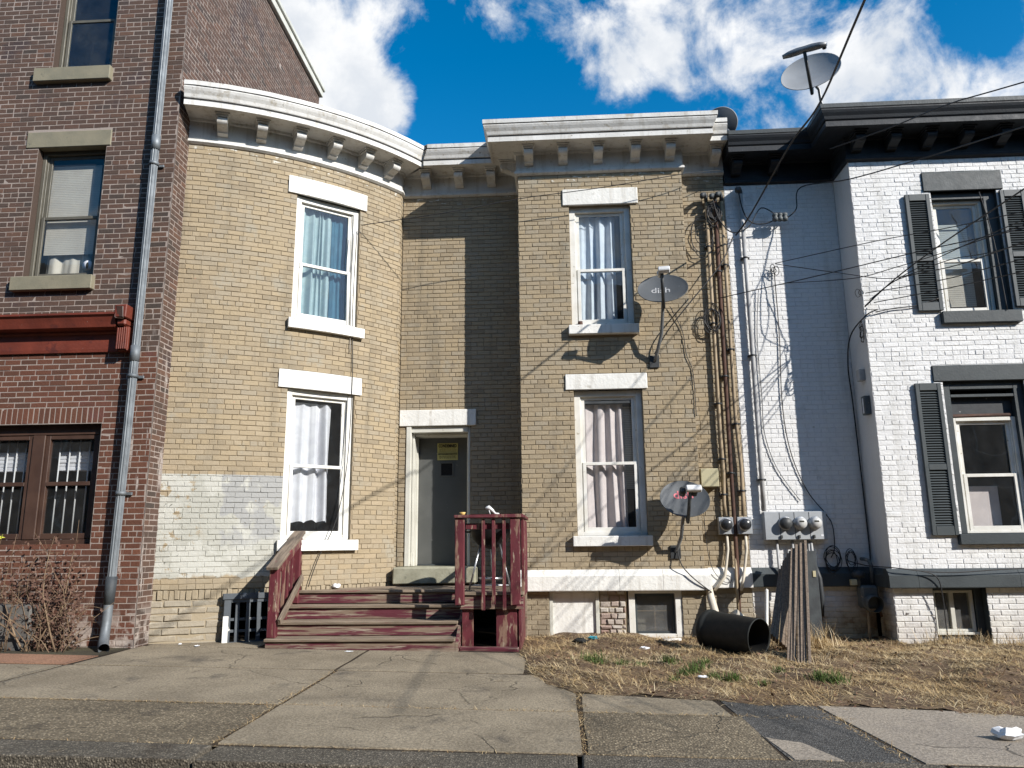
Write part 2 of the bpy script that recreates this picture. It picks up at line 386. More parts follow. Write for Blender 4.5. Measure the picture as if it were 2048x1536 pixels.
def tan_special(t, P, col):
    # white paint flicked below the cornice
    fl = t.math('MULTIPLY', t.ss(t.sep(P)[2], 6.60, 6.7), t.ss(t.noise(t.scalev(P, (1, 1, 3)), 9, 3), .62, .65))
    col = t.mix(t.math('MULTIPLY', t.ss(t.noise(t.scalev(P, (5, 5, .45)), 1.0, 4, .6), .52, .70), .38), col, (.17, .145, .105))
    return t.mix(fl, col, (.58, .56, .50))
MAT['tan_brick'] = brick_mat('tan_brick', [(.28, .228, .156), (.35, .282, .188), (.37, .295, .19), (.33, .28, .204), (.385, .310, .206)],
    stain=(((.315, .28, .215), 2.2, .56, .72), ((.25, .205, .15), 4.1, .64, .76), ((.42, .24, .16), 9, .745, .775)), special=tan_special, bump=.45, bscale=38)
TAN_STAIN = (((.315, .28, .215), 2.2, .56, .72), ((.25, .205, .15), 4.1, .64, .76))
MAT['tan_low'] = brick_mat('tan_low', [(.29, .235, .160), (.34, .275, .182), (.36, .285, .184), (.33, .275, .195), (.375, .30, .20)], stain=TAN_STAIN, special=tan_low, bump=.55, bscale=34)
MAT['tan_mortar'] = brick_mat('tan_mortar', [(.265, .208, .136), (.265, .208, .136)], special=lambda t, P, c: primer(t, P, bare_low(t, P, c, (.34, .285, .20), .8)))
def white_special(t, P, col):
    Z = t.sep(P)[2]; Y = t.sep(P)[1]
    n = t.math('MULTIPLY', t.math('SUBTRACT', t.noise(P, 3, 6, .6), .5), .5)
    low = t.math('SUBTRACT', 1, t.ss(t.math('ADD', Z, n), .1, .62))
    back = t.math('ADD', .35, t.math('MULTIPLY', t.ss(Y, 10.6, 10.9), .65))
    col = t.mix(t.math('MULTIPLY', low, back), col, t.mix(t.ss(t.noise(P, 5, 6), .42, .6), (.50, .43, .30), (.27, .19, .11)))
    col = t.mix(t.math('MULTIPLY', t.ss(t.noise(t.scalev(P, (5, 5, .4)), 1.0, 4, .6), .50, .70), .40), col, (.47, .46, .43))
    bare = t.math('MULTIPLY', t.math('SUBTRACT', 1, t.ss(Z, .45, .6)), t.ss(t.noise(P, 5.5, 6, .6), .665, .69))
    return t.mix(bare, col, (.10, .085, .075))
MAT['white_brick'] = brick_mat('white_brick', [(.72, .72, .72), (.76, .76, .75), (.74, .74, .74)], stain=(((.58, .58, .57), 3.5, .56, .72), ((.48, .47, .44), 11, .68, .74)), special=white_special, bump=.6, bscale=30, rough=.6)
MAT['white_mortar'] = brick_mat('white_mortar', [(.66, .66, .66), (.66, .66, .66)], special=white_special)
def red_special(t, P, col):
    X, Y, Z = t.sep(P)
    # efflorescence: chalky white runs near the downspout and at the foot
    s1 = t.ss(t.noise(t.scalev(P, (9, 9, 1.1)), 1.0, 5, .6), .60, .66)
    z = t.math('MULTIPLY', t.ss(X, -5.55, -5.45), t.math('SUBTRACT', 1, t.ss(Z, 3.2, 4.3)))
    col = t.mix(t.math('MULTIPLY', t.math('MULTIPLY', s1, z), .6), col, (.55, .50, .46))
    foot = t.math('MULTIPLY', t.math('SUBTRACT', 1, t.ss(Z, .1, .75)), t.ss(t.noise(P, 7, 5), .45, .6))
    return t.mix(t.math('MULTIPLY', foot, .75), col, (.50, .44, .39))
MAT['red_brick'] = brick_mat('red_brick', [(.075, .052, .041), (.098, .060, .045), (.108, .062, .045), (.085, .055, .043), (.132, .073, .050), (.064, .049, .041), (.103, .063, .047)],
    stain=(((.06, .042, .040), 1.3, .56, .72), ((.26, .17, .14), 8, .68, .76)), special=red_special, bump=.5, bscale=40)
MAT['red_mortar'] = brick_mat('red_mortar', [(.34, .285, .25), (.34, .285, .25)], stain=(((.22, .18, .16), 3, .5, .65),))
MAT['red_low'] = brick_mat('red_low', [(.105, .044, .028), (.135, .054, .034), (.12, .050, .031), (.09, .042, .028), (.165, .068, .041)],
    stain=(((.12, .05, .04), 2, .6, .74), ((.34, .22, .18), 9, .68, .76)), special=red_special, bump=.5, bscale=40)
MAT['rubble'] = brick_mat('rubble', [(.44, .39, .34), (.30, .20, .165), (.48, .44, .39), (.38, .32, .275)], bump=.9, bscale=22)
MAT['base_block'] = brick_mat('base_block', [(.30, .265, .205), (.35, .30, .225), (.33, .295, .235)], stain=(((.42, .38, .30), 4, .56, .7), ((.17, .15, .12), 7, .66, .76)), bump=.8, bscale=24)

def ground_mat(name, c1, c2, agg=0, dark=.5, rough=.9, stain=None, crack=False):
    m, t, bs = new_mat(name); P = pos(t)
    col = t.mix(t.ss(t.noise(P, 1.3, 6, .62), .35, .65), c1, c2)
    if stain:
        for c, sc, lo, hi in stain: col = t.mix(t.ss(t.noise(P, sc, 7, .65), lo, hi), col, c)
    fine = t.noise(P, 55, 4, .7)
    col = t.mix(t.ss(fine, .3, .75), t.mix(1, col, (.55,)*3, 'MULTIPLY'), t.mix(1, col, (1.3,)*3, 'MULTIPLY'))
    h = fine
    if agg:
        v = t.new('ShaderNodeTexVoronoi'); t.put(v.inputs['Vector'], P); v.inputs['Scale'].default_value = agg
        hue = t.sep(v.outputs['Color'])[0]
        col = t.mix(t.math('MULTIPLY', t.ss(v.outputs['Distance'], .15, .55), .85), t.mix(t.ss(hue, .2, .95), t.mix(1, col, (.55, .52, .5), 'MULTIPLY'), t.mix(1, col, (1.75, 1.7, 1.6), 'MULTIPLY')), t.mix(1, col, (.5, .48, .45), 'MULTIPLY'))
        h = t.math('SUBTRACT', t.math('MULTIPLY', fine, .3), v.outputs['Distance'])
    if crack:
        nz = t.new('ShaderNodeTexNoise'); t.put(nz.inputs['Vector'], P); nz.inputs['Scale'].default_value = 3.5; nz.inputs['Detail'].default_value = 4
        wob = t.vmath('ADD', P, t.scalev(nz.outputs['Color'], (.35, .35, 0)))
        ve = t.new('ShaderNodeTexVoronoi', feature='DISTANCE_TO_EDGE'); t.put(ve.inputs['Vector'], t.scalev(wob, (1, 1, 0))); ve.inputs['Scale'].default_value = .62
        ck = t.math('MULTIPLY', t.math('SUBTRACT', 1, t.ss(ve.outputs['Distance'], .0, .007)), t.ss(t.noise(P, .9, 2), .47, .53))
        col = t.mix(t.math('MULTIPLY', ck, .6), col, (.045, .036, .026)); h = t.math('SUBTRACT', h, ck)
        vg = t.new('ShaderNodeTexVoronoi'); t.put(vg.inputs['Vector'], t.scalev(P, (1, 1, 0))); vg.inputs['Scale'].default_value = 5.5
        gum = t.math('MULTIPLY', t.math('SUBTRACT', 1, t.ss(vg.outputs['Distance'], .07, .10)), t.ss(t.sep(vg.outputs['Color'])[0], .70, .72))
        col = t.mix(t.math('MULTIPLY', gum, .6), col, (.06, .055, .05))
    t.put(bs.inputs['Base Color'], col); bs.inputs['Roughness'].default_value = rough; bs.inputs['Specular IOR Level'].default_value = .25
    b = t.new('ShaderNodeBump'); b.inputs['Strength'].default_value = .6; b.inputs['Distance'].default_value = .012
    t.put(b.inputs['Height'], h); t.l.new(b.outputs[0], bs.inputs['Normal']); return m
CST = (((.12, .102, .080), 1.7, .56, .72), ((.20, .155, .10), 4, .62, .74), ((.09, .078, .062), 9, .68, .74))
MAT['slab_smooth'] = ground_mat('slab_smooth', (.30, .250, .178), (.22, .182, .129), 0, stain=CST, crack=True)
MAT['slab_rough'] = ground_mat('slab_rough', (.29, .243, .173), (.21, .176, .126), 55, stain=CST, crack=True)
MAT['slab_pale'] = ground_mat('slab_pale', (.34, .29, .23), (.28, .24, .195), 0, crack=True, stain=(((.17, .145, .12), 1.4, .58, .74),))
MAT['asphalt_patch'] = ground_mat('asphalt_patch', (.15, .148, .145), (.11, .11, .108), 80, stain=(((.07, .07, .07), 2.2, .60, .72),))
MAT['pad_orange'] = ground_mat('pad_orange', (.34, .19, .12), (.28, .155, .10), 0)
MAT['kerb'] = ground_mat('kerb', (.19, .17, .14), (.15, .135, .11), 70, stain=CST)
MAT['road'] = ground_mat('road', (.055, .054, .053), (.04, .04, .04), 80)
MAT['ground'] = ground_mat('ground', (.10, .09, .065), (.07, .07, .045), 0)
MAT['joint_dirt'] = ground_mat('joint_dirt', (.050, .035, .022), (.030, .022, .015), 0)
MAT['soil'] = ground_mat('soil', (.17, .112, .068), (.10, .066, .042), 0, stain=(((.21, .15, .085), 3, .5, .65),))
MAT['soil_left'] = ground_mat('soil_left', (.085, .075, .045), (.06, .05, .035), 0)

def blade_mat(name, ramp):
    m, t, bs = new_mat(name); at = t.new('ShaderNodeAttribute', attribute_name='tone')
    cr = t.new('ShaderNodeValToRGB'); e = cr.color_ramp.elements
    while len(e) < len(ramp): e.new(.5)
    for i, c in enumerate(ramp): e[i].position = i/(len(ramp)-1); e[i].color = (*c, 1)
    t.put(cr.inputs[0], at.outputs['Fac']); t.put(bs.inputs['Base Color'], cr.outputs[0]); bs.inputs['Roughness'].default_value = .75
    bs.inputs['Specular IOR Level'].default_value = .2; return m
MAT['straw'] = blade_mat('straw', [(.18, .11, .055), (.36, .245, .12), (.48, .35, .18), (.60, .47, .28), (.66, .54, .35)])
MAT['green'] = blade_mat('green', [(.05, .085, .02), (.075, .12, .03), (.10, .14, .04)])

# ------------------------------------------------------------------ ground
def gz(x, y): return -0.020*x - 0.008*(9.5-y)
def sheet(name, x0, x1, y0, y1, dz, mat, nx=24, ny=10, kind='structure', bump=0, parent=None):
    mb = MB()
    def fn(u, v):
        x = x0+(x1-x0)*u; y = y0+(y1-y0)*v
        return (x, y, gz(max(min(x, 30), -30), y) + dz)
    mb.grid(fn, nx, ny, True); return mb.build(name, mat, parent, kind=kind)
g = MB(); g.add([(-900, -900, -1.2), (900, -900, -1.2), (900, 900, -1.2), (-900, 900, -1.2)], [(0, 1, 2, 3)])
g.build('ground', MAT['ground'], kind='structure')
sheet('road', -60, 60, -4.4, 4.86, -.15, MAT['road'])
sheet('far_pavement', -60, 60, -7.6, -4.4, -.02, MAT['kerb'])
walk = sheet('sidewalk', -60, 60, 5.15, 12.5, -.006, MAT['joint_dirt'])
# kerb stones
kerb = MB()
def slab_mb(poly, top=0.0, th=.14, edge=.012, jit=.006, sub=5):
    """a flagstone/concrete slab from a quad (CCW) following the slope of the pavement"""
    mb = MB(); a, b, c, d = [Vector((*p, 0)) for p in poly]
    tilt = random.uniform(-.004, .004); lift = random.uniform(-.003, .004); ph = random.uniform(0, 9)
    def at(u, v, ins):
        u = ins + u*(1-2*ins); v = ins + v*(1-2*ins)
        p = (a*(1-u)+b*u)*(1-v) + (d*(1-u)+c*u)*v
        wob = jit*math.sin(p.x*9+ph)*math.cos(p.y*7+ph)
        return p.x+wob, p.y+wob*.7
    w = max((b-a).length, .1); ins = edge/w
    n = sub
    top_v = []
    for j in range(n+1):
        for i in range(n+1):
            x, y = at(i/n, j/n, ins); top_v.append((x, y, gz(x, y)+top+lift+tilt*(i/n-.5)+random.uniform(-.0015, .0015)))
    fs = [(j*(n+1)+i, j*(n+1)+i+1, (j+1)*(n+1)+i+1, (j+1)*(n+1)+i) for j in range(n) for i in range(n)]
    mb.add(top_v, fs, True)
    ring = [(i, 0) for i in range(n)] + [(n, j) for j in range(n)] + [(n-i, n) for i in range(n)] + [(0, n-j) for j in range(n)]
    rv = []
    for (i, j) in ring:
        p = top_v[j*(n+1)+i]; rv.append(p)
    lo = []
    cx = sum(p[0] for p in rv)/len(rv); cy = sum(p[1] for p in rv)/len(rv)
    for p in rv:
        q = Vector((p[0]-cx, p[1]-cy)); L = q.length; s_ = (L+edge*.55)/L
        lo.append((cx+q.x*s_, cy+q.y*s_, p[2]-.008))
    bt = [(x, y, z-th) for x, y, z in lo]; m = len(rv)
    mb.add(rv+lo+bt, [(k, m+k, m+(k+1) % m, (k+1) % m) for k in range(m)] + [(m+k, 2*m+k, 2*m+(k+1) % m, m+(k+1) % m) for k in range(m)], False)
    return mb
def joint_y(x): return 6.36 - .012*x      # long joint between the two rows of slabs
def kerb_y(x): return 5.16 - .006*x
kroot = MB()
xs = [-12, -9.3, -6.6, -4.4, -2.22, .1, 2.3, 4.6, 7.0, 9.6]
kb = sheet('kerb', -12, 9.6, 4.84, 5.15, -.05, MAT['joint_dirt'], 12, 2)
for a, b in zip(xs[:-1], xs[1:]):
    slab_mb([(a+.006, 4.83), (b-.006, 4.83), (b-.006, kerb_y(b)-.01), (a+.006, kerb_y(a)-.01)], 0, .16, .02, .003).build('kerb_stone', MAT['kerb'], kb)
def slab(poly, mat, top=0.0):
    c = (sum(p[0] for p in poly)/4, sum(p[1] for p in poly)/4); q = []
    for x, y in poly:
        q.append((x+(.015 if x < c[0] else -.015), y+(.016 if y < c[1] else -.016)))
    slab_mb(q, top, edge=.006).build('slab', MAT[mat], walk)
# near row
for a, b, mt in ((-12, -8.2, 'slab_rough'), (-8.2, -5.1, 'slab_rough'), (-5.1, -2.24, 'slab_rough'), (-2.24, .14, 'slab_smooth'), (.14, 1.38, 'slab_rough')):
    slab([(a, kerb_y(a)+.01), (b, kerb_y(b)+.01), (b, joint_y(b)), (a, joint_y(a))], mt)
slab([(1.375, kerb_y(1.4)+.0), (2.19, kerb_y(2.2)+.0), (2.06, 6.86), (1.30, 6.93)], 'asphalt_patch', -.006)
slab([(1.40, kerb_y(1.4)+.01), (1.74, kerb_y(1.7)+.01), (1.60, 5.62), (1.36, 5.74)], 'slab_pale', .002)
slab([(2.18, kerb_y(2.2)+.01), (5.0, kerb_y(5)+.01), (5.0, 6.55), (2.05, 6.80)], 'slab_pale')
slab([(5.01, kerb_y(5)+.01), (8.6, kerb_y(8)+.01), (8.6, 6.55), (5.01, 6.55)], 'slab_pale')
# row towards the houses
for a, b, y0, y1, mt in ((-12, -8.2, None, 8.0, 'slab_smooth'), (-8.2, -5.06, None, 8.0, 'slab_smooth'), (-5.06, -2.24, None, 8.02, 'slab_smooth'),
                         (-2.24, .14, None, 7.98, 'slab_smooth'), (-5.02, -2.26, 8.03, 9.40, 'slab_smooth'), (-2.26, -.36, 7.99, 9.40, 'slab_smooth')):
    ya, yb = (joint_y(a), joint_y(b)) if y0 is None else (y0, y0)
    slab([(a, ya), (b, yb), (b, y1), (a, y1)], mt)
slab([(-4.98, 9.40), (-3.60, 9.40), (-3.60, 10.35), (-4.98, 9.95)], 'slab_smooth', -.004)
slab([(.14, joint_y(.14)), (1.33, joint_y(1.3)), (1.27, 6.92), (.16, 7.10)], 'slab_smooth')
slab([(-8.0, 8.02), (-5.06, 8.02), (-5.06, 8.62), (-8.0, 8.62)], 'pad_orange', .004)
sheet('planting_strip', -12, -5.06, 8.62, 9.6, -.004, MAT['soil_left'], 30, 6)

# grass bed in front of the two right-hand houses
edge_pts = [(-.50, 9.5), (-.34, 8.3), (-.16, 7.55), (.12, 7.08), (.75, 7.06), (1.32, 6.86), (1.75, 6.74), (2.2, 6.84), (2.9, 6.74), (3.5, 6.54), (5, 6.52), (9, 6.52)]
def edge_y(x):
    for (x0, y0), (x1, y1) in zip(edge_pts[:-1], edge_pts[1:]):
        if x0 <= x <= x1: return y0+(y1-y0)*(x-x0)/(x1-x0)
    return 6.45 if x > 9 else 99
def bed_z(x, y):
    e = edge_y(x); t = max(0, min(1, (y-e)/.9))
    xe = -.16+(y-7.55)*(-.17) if y > 7.08 else -9
    if x < 1: t = max(0, min(t, (x-xe)/.55))
    n = .022*math.sin(3.1*x+1.7*y)+.016*math.sin(7.3*x-5.1*y)+.012*math.sin(13*x+11*y)
    mound = .11*math.exp(-((x-4.9)/1.6)**2-((y-8.6)/1.4)**2) + .05*math.exp(-((x-2.9)/.7)**2-((y-9.2)/.5)**2)
    return gz(x, y)+.002+t*(.030+n+mound) - (.02 if t == 0 else 0)
bed = MB()
nx, ny = 150, 60
def bedf(u, v):
    x = -.52+9.4*u; e = min(edge_y(x), 9.5) + .05*math.sin(x*11)+.03*math.sin(x*29+1); y = e+(11.2-e)*v
    return (x, y, bed_z(x, y))
bed.grid(bedf, nx, ny, True)
bed.build('grass_bed', MAT['soil'], kind='structure')

def blades(n, place, lmin, lmax, lie, wid, seed, mat, name, tone=(0, 1), label=None, cat=None, group=None, kind=None, parent=None, origin=None, curl=.35):
    r = np.random.default_rng(seed); V = []; F = []; T = []
    for i in range(n):
        x, y, z = place(r)
        L = r.uniform(lmin, lmax); az = r.uniform(0, 2*math.pi); el = math.radians(r.normal(lie[0], lie[1])); el = max(math.radians(-4), min(math.radians(88), el))
        d = np.array([math.cos(az)*math.cos(el), math.sin(az)*math.cos(el), math.sin(el)])
        sd = np.array([-math.sin(az), math.cos(az), 0])*wid*r.uniform(.6, 1.4)*.5
        p0 = np.array([x, y, z]); bend = np.array([math.cos(az), math.sin(az), -.6])*L*curl*r.uniform(0, 1)
        p1 = p0+d*L*.55+bend*.12; p2 = p0+d*L+bend*.5
        p2[2] = max(p2[2], z+.003)
        o = len(V); V += [p0-sd, p0+sd, p1+sd*.8, p1-sd*.8, p2]
        F += [(o, o+1, o+2, o+3), (o+3, o+2, o+4)]
        T += [tone(r, x, y) if callable(tone) else r.uniform(*tone)]*5
    V = np.array(V)
    if origin is None: origin = V.mean(0); origin[2] = V[:, 2].min()
    origin = [float(q) for q in origin]
    me = bpy.data.meshes.new(name); me.from_pydata((V-np.array(origin)).tolist(), [], F)
    at = me.attributes.new('tone', 'FLOAT', 'POINT'); at.data.foreach_set('value', np.array(T, dtype=np.float32))
    me.materials.append(mat); o = bpy.data.objects.new(name, me); COL.objects.link(o); o.location = origin
    return setup(o, parent, label, cat, group, kind)
def clump(x, y): return .5+.25*math.sin(4.1*x+2.7*y+1.3*math.sin(2.2*y))+.25*math.sin(2.9*x-4.3*y+1.7*math.sin(3.1*x))+.18*math.sin(9.7*x+8.1*y)*math.sin(7.9*x-10.3*y)
def place_bed(r):
    while True:
        x = r.uniform(-.45, 6.6); y = r.uniform(6.35, 10.8)
        e = edge_y(x)+.06*math.sin(x*11)+.04*math.sin(x*31)
        if y < e+abs(r.normal(0, .10))-.12*r.uniform()**3: continue
        if r.uniform() < .16 + .80*max(0, min(1, (clump(x, y)-.14)*1.6)) * (.65+.35*min(1, max(0, (x-1.2)/1.6))): return x, y, max(bed_z(x, y), gz(x, y))-.003
blades(105000, place_bed, .03, .14, (9, 15), .0045, 3, MAT['straw'], 'dry_grass', tone=lambda r, x, y: min(1, max(0, .30+.45*clump(x*.7+3, y*.7)+r.normal(0, .2))), label='matted dry straw grass covering the bed before the houses', cat='dry grass', kind='stuff', curl=.9)
def leaf_litter():
    r = random.Random(5); V = []; F = []
    for k in range(2200):
        x = r.uniform(-.4, 6.4); y = r.uniform(6.5, 10.7)
        if y < edge_y(x)-.05 or r.random() > 1.15-clump(x, y): continue
        c = Vector((x, y, bed_z(x, y)+r.uniform(.004, .02))); a = Vector((r.gauss(0, 1), r.gauss(0, 1), r.gauss(0, .35))).normalized(); bb = Vector((r.gauss(0, 1), r.gauss(0, 1), r.gauss(0, .5))); bb = (bb-a*bb.dot(a)).normalized(); q = r.uniform(.010, .028)
        o0 = len(V); V += [c-a*q, c+bb*q*.55, c+a*q, c-bb*q*.5]; F.append((o0, o0+1, o0+2, o0+3))
    m = MB(); m.add(V, F); m.build('leaf_litter', MAT['dead_leaf'], None, label='small dead leaves scattered over the straw bed', cat='leaf litter', kind='stuff')
MAT['dead_leaf'] = basic('dead_leaf', (.17, .095, .055), (.10, .055, .035), 30, .8, .1, 40)
leaf_litter()

# ------------------------------------------------------------------ brick walls
class Wall:
    """u runs along the wall; P(u, d, z): d = distance in front of the face"""
    def __init__(s, p0=None, p1=None, arc=None):
        s.arc = arc
        if arc is None:
            s.p0 = Vector((*p0, 0)); v = Vector((*p1, 0))-s.p0; s.len = v.length; s.t = v.normalized(); s.n = Vector((s.t.y, -s.t.x, 0))
    def fr(s, u):
        if s.arc is None: return s.p0+s.t*u, s.t, s.n
        cx, cy, r = s.arc; th = u/r-math.pi/2
        n = Vector((math.cos(th), math.sin(th), 0)); return Vector((cx, cy, 0))+n*r, Vector((-n.y, n.x, 0)), n
    def P(s, u, d, z):
        p, t, n = s.fr(u); return (p.x+n.x*d, p.y+n.y*d, z)
BR_F = [(0, 1, 5, 4), (1, 2, 6, 5), (2, 3, 7, 6), (3, 0, 4, 7), (4, 5, 9, 8), (5, 6, 10, 9), (6, 7, 11, 10), (7, 4, 8, 11), (8, 9, 10, 11)]
def brick_verts(L, H, bev, depth, jit=0):
    a, b = L/2, H/2; c = bev
    ring = lambda x, z, y: [(-x, y, -z), (x, y, -z), (x, y, z), (-x, y, z)]
    v = ring(a, b, depth) + ring(a, b, c*.8) + ring(a-c, b-c, 0)
    if jit: v = v[:4] + [(x+random.uniform(-jit, jit), y+random.uniform(-jit, jit)*.6, z+random.uniform(-jit, jit)*.7) for x, y, z in v[4:]]
    return v
BR_F = [tuple(reversed(f)) if False else f for f in BR_F]
class House:
    def __init__(s, root): s.root = root; s.bricks = []; s.mort = {}
    def wall(s, W, u0, u1, z0, z1, openings, mat, mortar, course=.0677, L=.203, joint=.010, header=7, depth=.011, bev=.004, jit=.0015, phase=0, minu=.03, dev=.0022, back=True, soldier=None):
        """openings: (u0,u1,z0,z1) left free of brick (lintels, windows, sills ...)"""
        nz = max(1, round((z1-z0)/course)); ch = (z1-z0)/nz
        for k in range(nz):
            za = z0+k*ch; zb = za+ch; zc = (za+zb)/2
            cuts = sorted([(a, b) for a, b, c, d in openings if c < zc < d])
            iv = []; cur = u0
            for a, b in cuts:
                if a > cur: iv.append((cur, min(a, u1)))
                cur = max(cur, b)
            if cur < u1: iv.append((cur, u1))
            hd = header and (k+phase) % header == 0
            BL = L/2 if hd else L
            off = (BL/2 if (k % 2) else 0) + random.uniform(-.012, .012)
            for a, b in iv:
                n0 = math.floor((a-u0-off)/BL)
                u = u0+off+n0*BL
                while u < b-1e-6:
                    ua, ub = max(u, a), min(u+BL, b)
                    if ub-ua > minu:
                        s.bricks.append((W, (ua+ub)/2, zc, ub-ua-joint, ch-joint, mat, abs(ub-ua-BL) < 1e-6, hd, depth, bev, jit, dev))
                    u += BL
        if back: s.backing(W, u0, u1, z0, z1, openings, mortar, depth)
    def backing(s, W, u0, u1, z0, z1, openings, mortar, depth, inset=None):
        mb = s.mort.setdefault(mortar, MB())
        d = -depth*.75
        us = {u0, u1}; zs = {z0, z1}
        for a, b, c, e in openings:
            for q in (a, b):
                if u0 < q < u1: us.add(q)
            for q in (c, e):
                if z0 < q < z1: zs.add(q)
        us = sorted(us); zs = sorted(zs)
        if W.arc:
            out = []
            for a, b in zip(us[:-1], us[1:]):
                n = max(1, math.ceil((b-a)/.1)); out += [a+(b-a)*i/n for i in range(n)]
            us = out+[us[-1]]
        for a, b in zip(us[:-1], us[1:]):
            for c, e in zip(zs[:-1], zs[1:]):
                um, zm = (a+b)/2, (c+e)/2
                if any(o[0] < um < o[1] and o[2] < zm < o[3] for o in openings): continue
                mb.add([W.P(a, d, c), W.P(b, d, c), W.P(b, d, e), W.P(a, d, e)], [(0, 1, 2, 3)])
    def finish(s, cam=(0, 0, 1.25), nind=300):
        c = Vector(cam); sc = []
        for i, b in enumerate(s.bricks):
            if not b[6]: continue
            p, t, n = b[0].fr(b[1]); q = Vector((p.x, p.y, b[2])); v = c-q; dd = v.length
            cosv = max(0, v.dot(n)/dd)
            sc.append((b[3]*b[4]*cosv/dd**2, i))
        ind = set(i for _, i in sorted(sc, reverse=True)[:nind])
        meshes = {}; per = {}
        for i, (W, u, z, L, H, mat, full, hd, depth, bev, jit, dev) in enumerate(s.bricks):
            p, t, n = W.fr(u); p = Vector((p.x, p.y, z)) + n*random.uniform(-dev, dev*.6)
            m = frame_m(p, t, n) @ Matrix.Rotation(random.gauss(0, .004), 4, 'Y') @ Matrix.Rotation(random.gauss(0, .006), 4, 'X')
            if i in ind:
                key = (mat, hd, round(L, 3), round(H, 4), random.randrange(5))
                if key not in meshes:
                    me = bpy.data.meshes.new('brick'); me.from_pydata(brick_verts(L, H, bev, depth+.004, jit), [], BR_F)
                    at = me.attributes.new('tone', 'FLOAT', 'POINT'); at.data.foreach_set('value', [min(1, max(0, (key[4]+.5)/5+random.uniform(-.08, .08)))]*12)
                    me.materials.append(MAT[mat]); meshes[key] = me
                o = bpy.data.objects.new('brick', meshes[key]); COL.objects.link(o); o.matrix_basis = m
                setup(o, s.root)
            else:
                V, F, T = per.setdefault(mat, ([], [], []))
                o0 = len(V)
                for q in brick_verts(L, H, bev, depth+.004, jit): V.append(tuple(m @ Vector(q)))
                F += [tuple(j+o0 for j in f) for f in BR_F]; T += [random.random()]*12
        for mat, (V, F, T) in per.items():
            a = np.array(V); og = np.array([a[:, 0].mean(), a[:, 1].mean(), a[:, 2].min()])
            me = bpy.data.meshes.new('brickwork'); me.from_pydata((a-og).tolist(), [], F)
            at = me.attributes.new('tone', 'FLOAT', 'POINT'); at.data.foreach_set('value', np.array(T, dtype=np.float32))
            me.materials.append(MAT[mat]); o = bpy.data.objects.new('brickwork', me); COL.objects.link(o); o.location = og
            setup(o, s.root, kind='stuff')
        for mt, mb in s.mort.items(): mb.build('wall', MAT[mt], s.root)

def reveal(par, mat, W, u0, u1, z0, z1, d0, d1):
    """four inner faces of a wall opening, from depth d0 back to d1 (metres behind the face)"""
    P = W.P; mb = MB()
    mb.add([P(u0, -d0, z0), P(u0, -d1, z0), P(u0, -d1, z1), P(u0, -d0, z1)], [(3, 2, 1, 0)])
    mb.add([P(u1, -d0, z0), P(u1, -d1, z0), P(u1, -d1, z1), P(u1, -d0, z1)], [(0, 1, 2, 3)])
    mb.add([P(u0, -d0, z1), P(u1, -d0, z1), P(u1, -d1, z1), P(u0, -d1, z1)], [(0, 1, 2, 3)])
    mb.add([P(u0, -d0, z0), P(u1, -d0, z0), P(u1, -d1, z0), P(u0, -d1, z0)], [(3, 2, 1, 0)])
    return mb.build('reveal', MAT[mat], par)

def frame_mb(x0, x1, z0, z1, wl, wr, wb, wt, y0, y1, M, b=.004):
    mb = MB()
    mb.cbox((x0, y0, z0), (x0+wl, y1, z1), b, M); mb.cbox((x1-wr, y0, z0), (x1, y1, z1), b, M)
    if wt: mb.cbox((x0+wl, y0+.001, z1-wt), (x1-wr, y1-.001, z1), b, M)
    if wb: mb.cbox((x0+wl, y0+.001, z0), (x1-wr, y1-.001, z0+wb), b, M)
    return mb
def curtain_mb(x0, x1, z0, z1, y, M, waves=4, amp=.035, gather=.0, n=110, skew=0, seed=1):
    """hanging cloth with folds of uneven width and depth that drift as they fall"""
    r = random.Random(seed); nf = max(2, round(waves)); wd = [r.uniform(.55, 1.6) for _ in range(nf)]; tot = sum(wd); cum = [0]
    for q in wd: cum.append(cum[-1]+q/tot)
    ampf = [r.uniform(.5, 1.25)*math.sqrt(q/tot*nf) for q in wd]; ph = [r.uniform(-1, 1) for _ in range(nf+4)]
    mb = MB(); amp *= .55
    def fn(u, v):
        uu = min(.9999, max(0, u + .018*math.sin(2.2*v+3*ph[0])*(1-v)*math.sin(math.pi*u)))
        k = max(i for i in range(nf) if cum[i] <= uu); f = (uu-cum[k])/(cum[k+1]-cum[k])
        am = amp*ampf[k]*(.45+.55*min(1, (1-v)*2.2+.1))*(1+.2*math.sin(3*v+6*ph[k]))
        sh = math.sin(math.pi*f)
        yy = y - am*(2*sh**1.4-1) + .004*math.sin(4*math.pi*f+ph[k]*3) + .006*math.sin(5*v+ph[k]*4)
        x = x0+(x1-x0)*u + skew*(1-v)*(u-.5) + .010*math.cos(math.pi*f)*ampf[k] + .012*math.sin(2.5*v+4*ph[k+1])*math.sin(math.pi*u)
        return (x, yy, z0+(z1-z0)*v + (.02*(sh-.5)+.012*ph[k] if v == 0 else 0))
    mb.grid(fn, n, 14, True, M); return mb
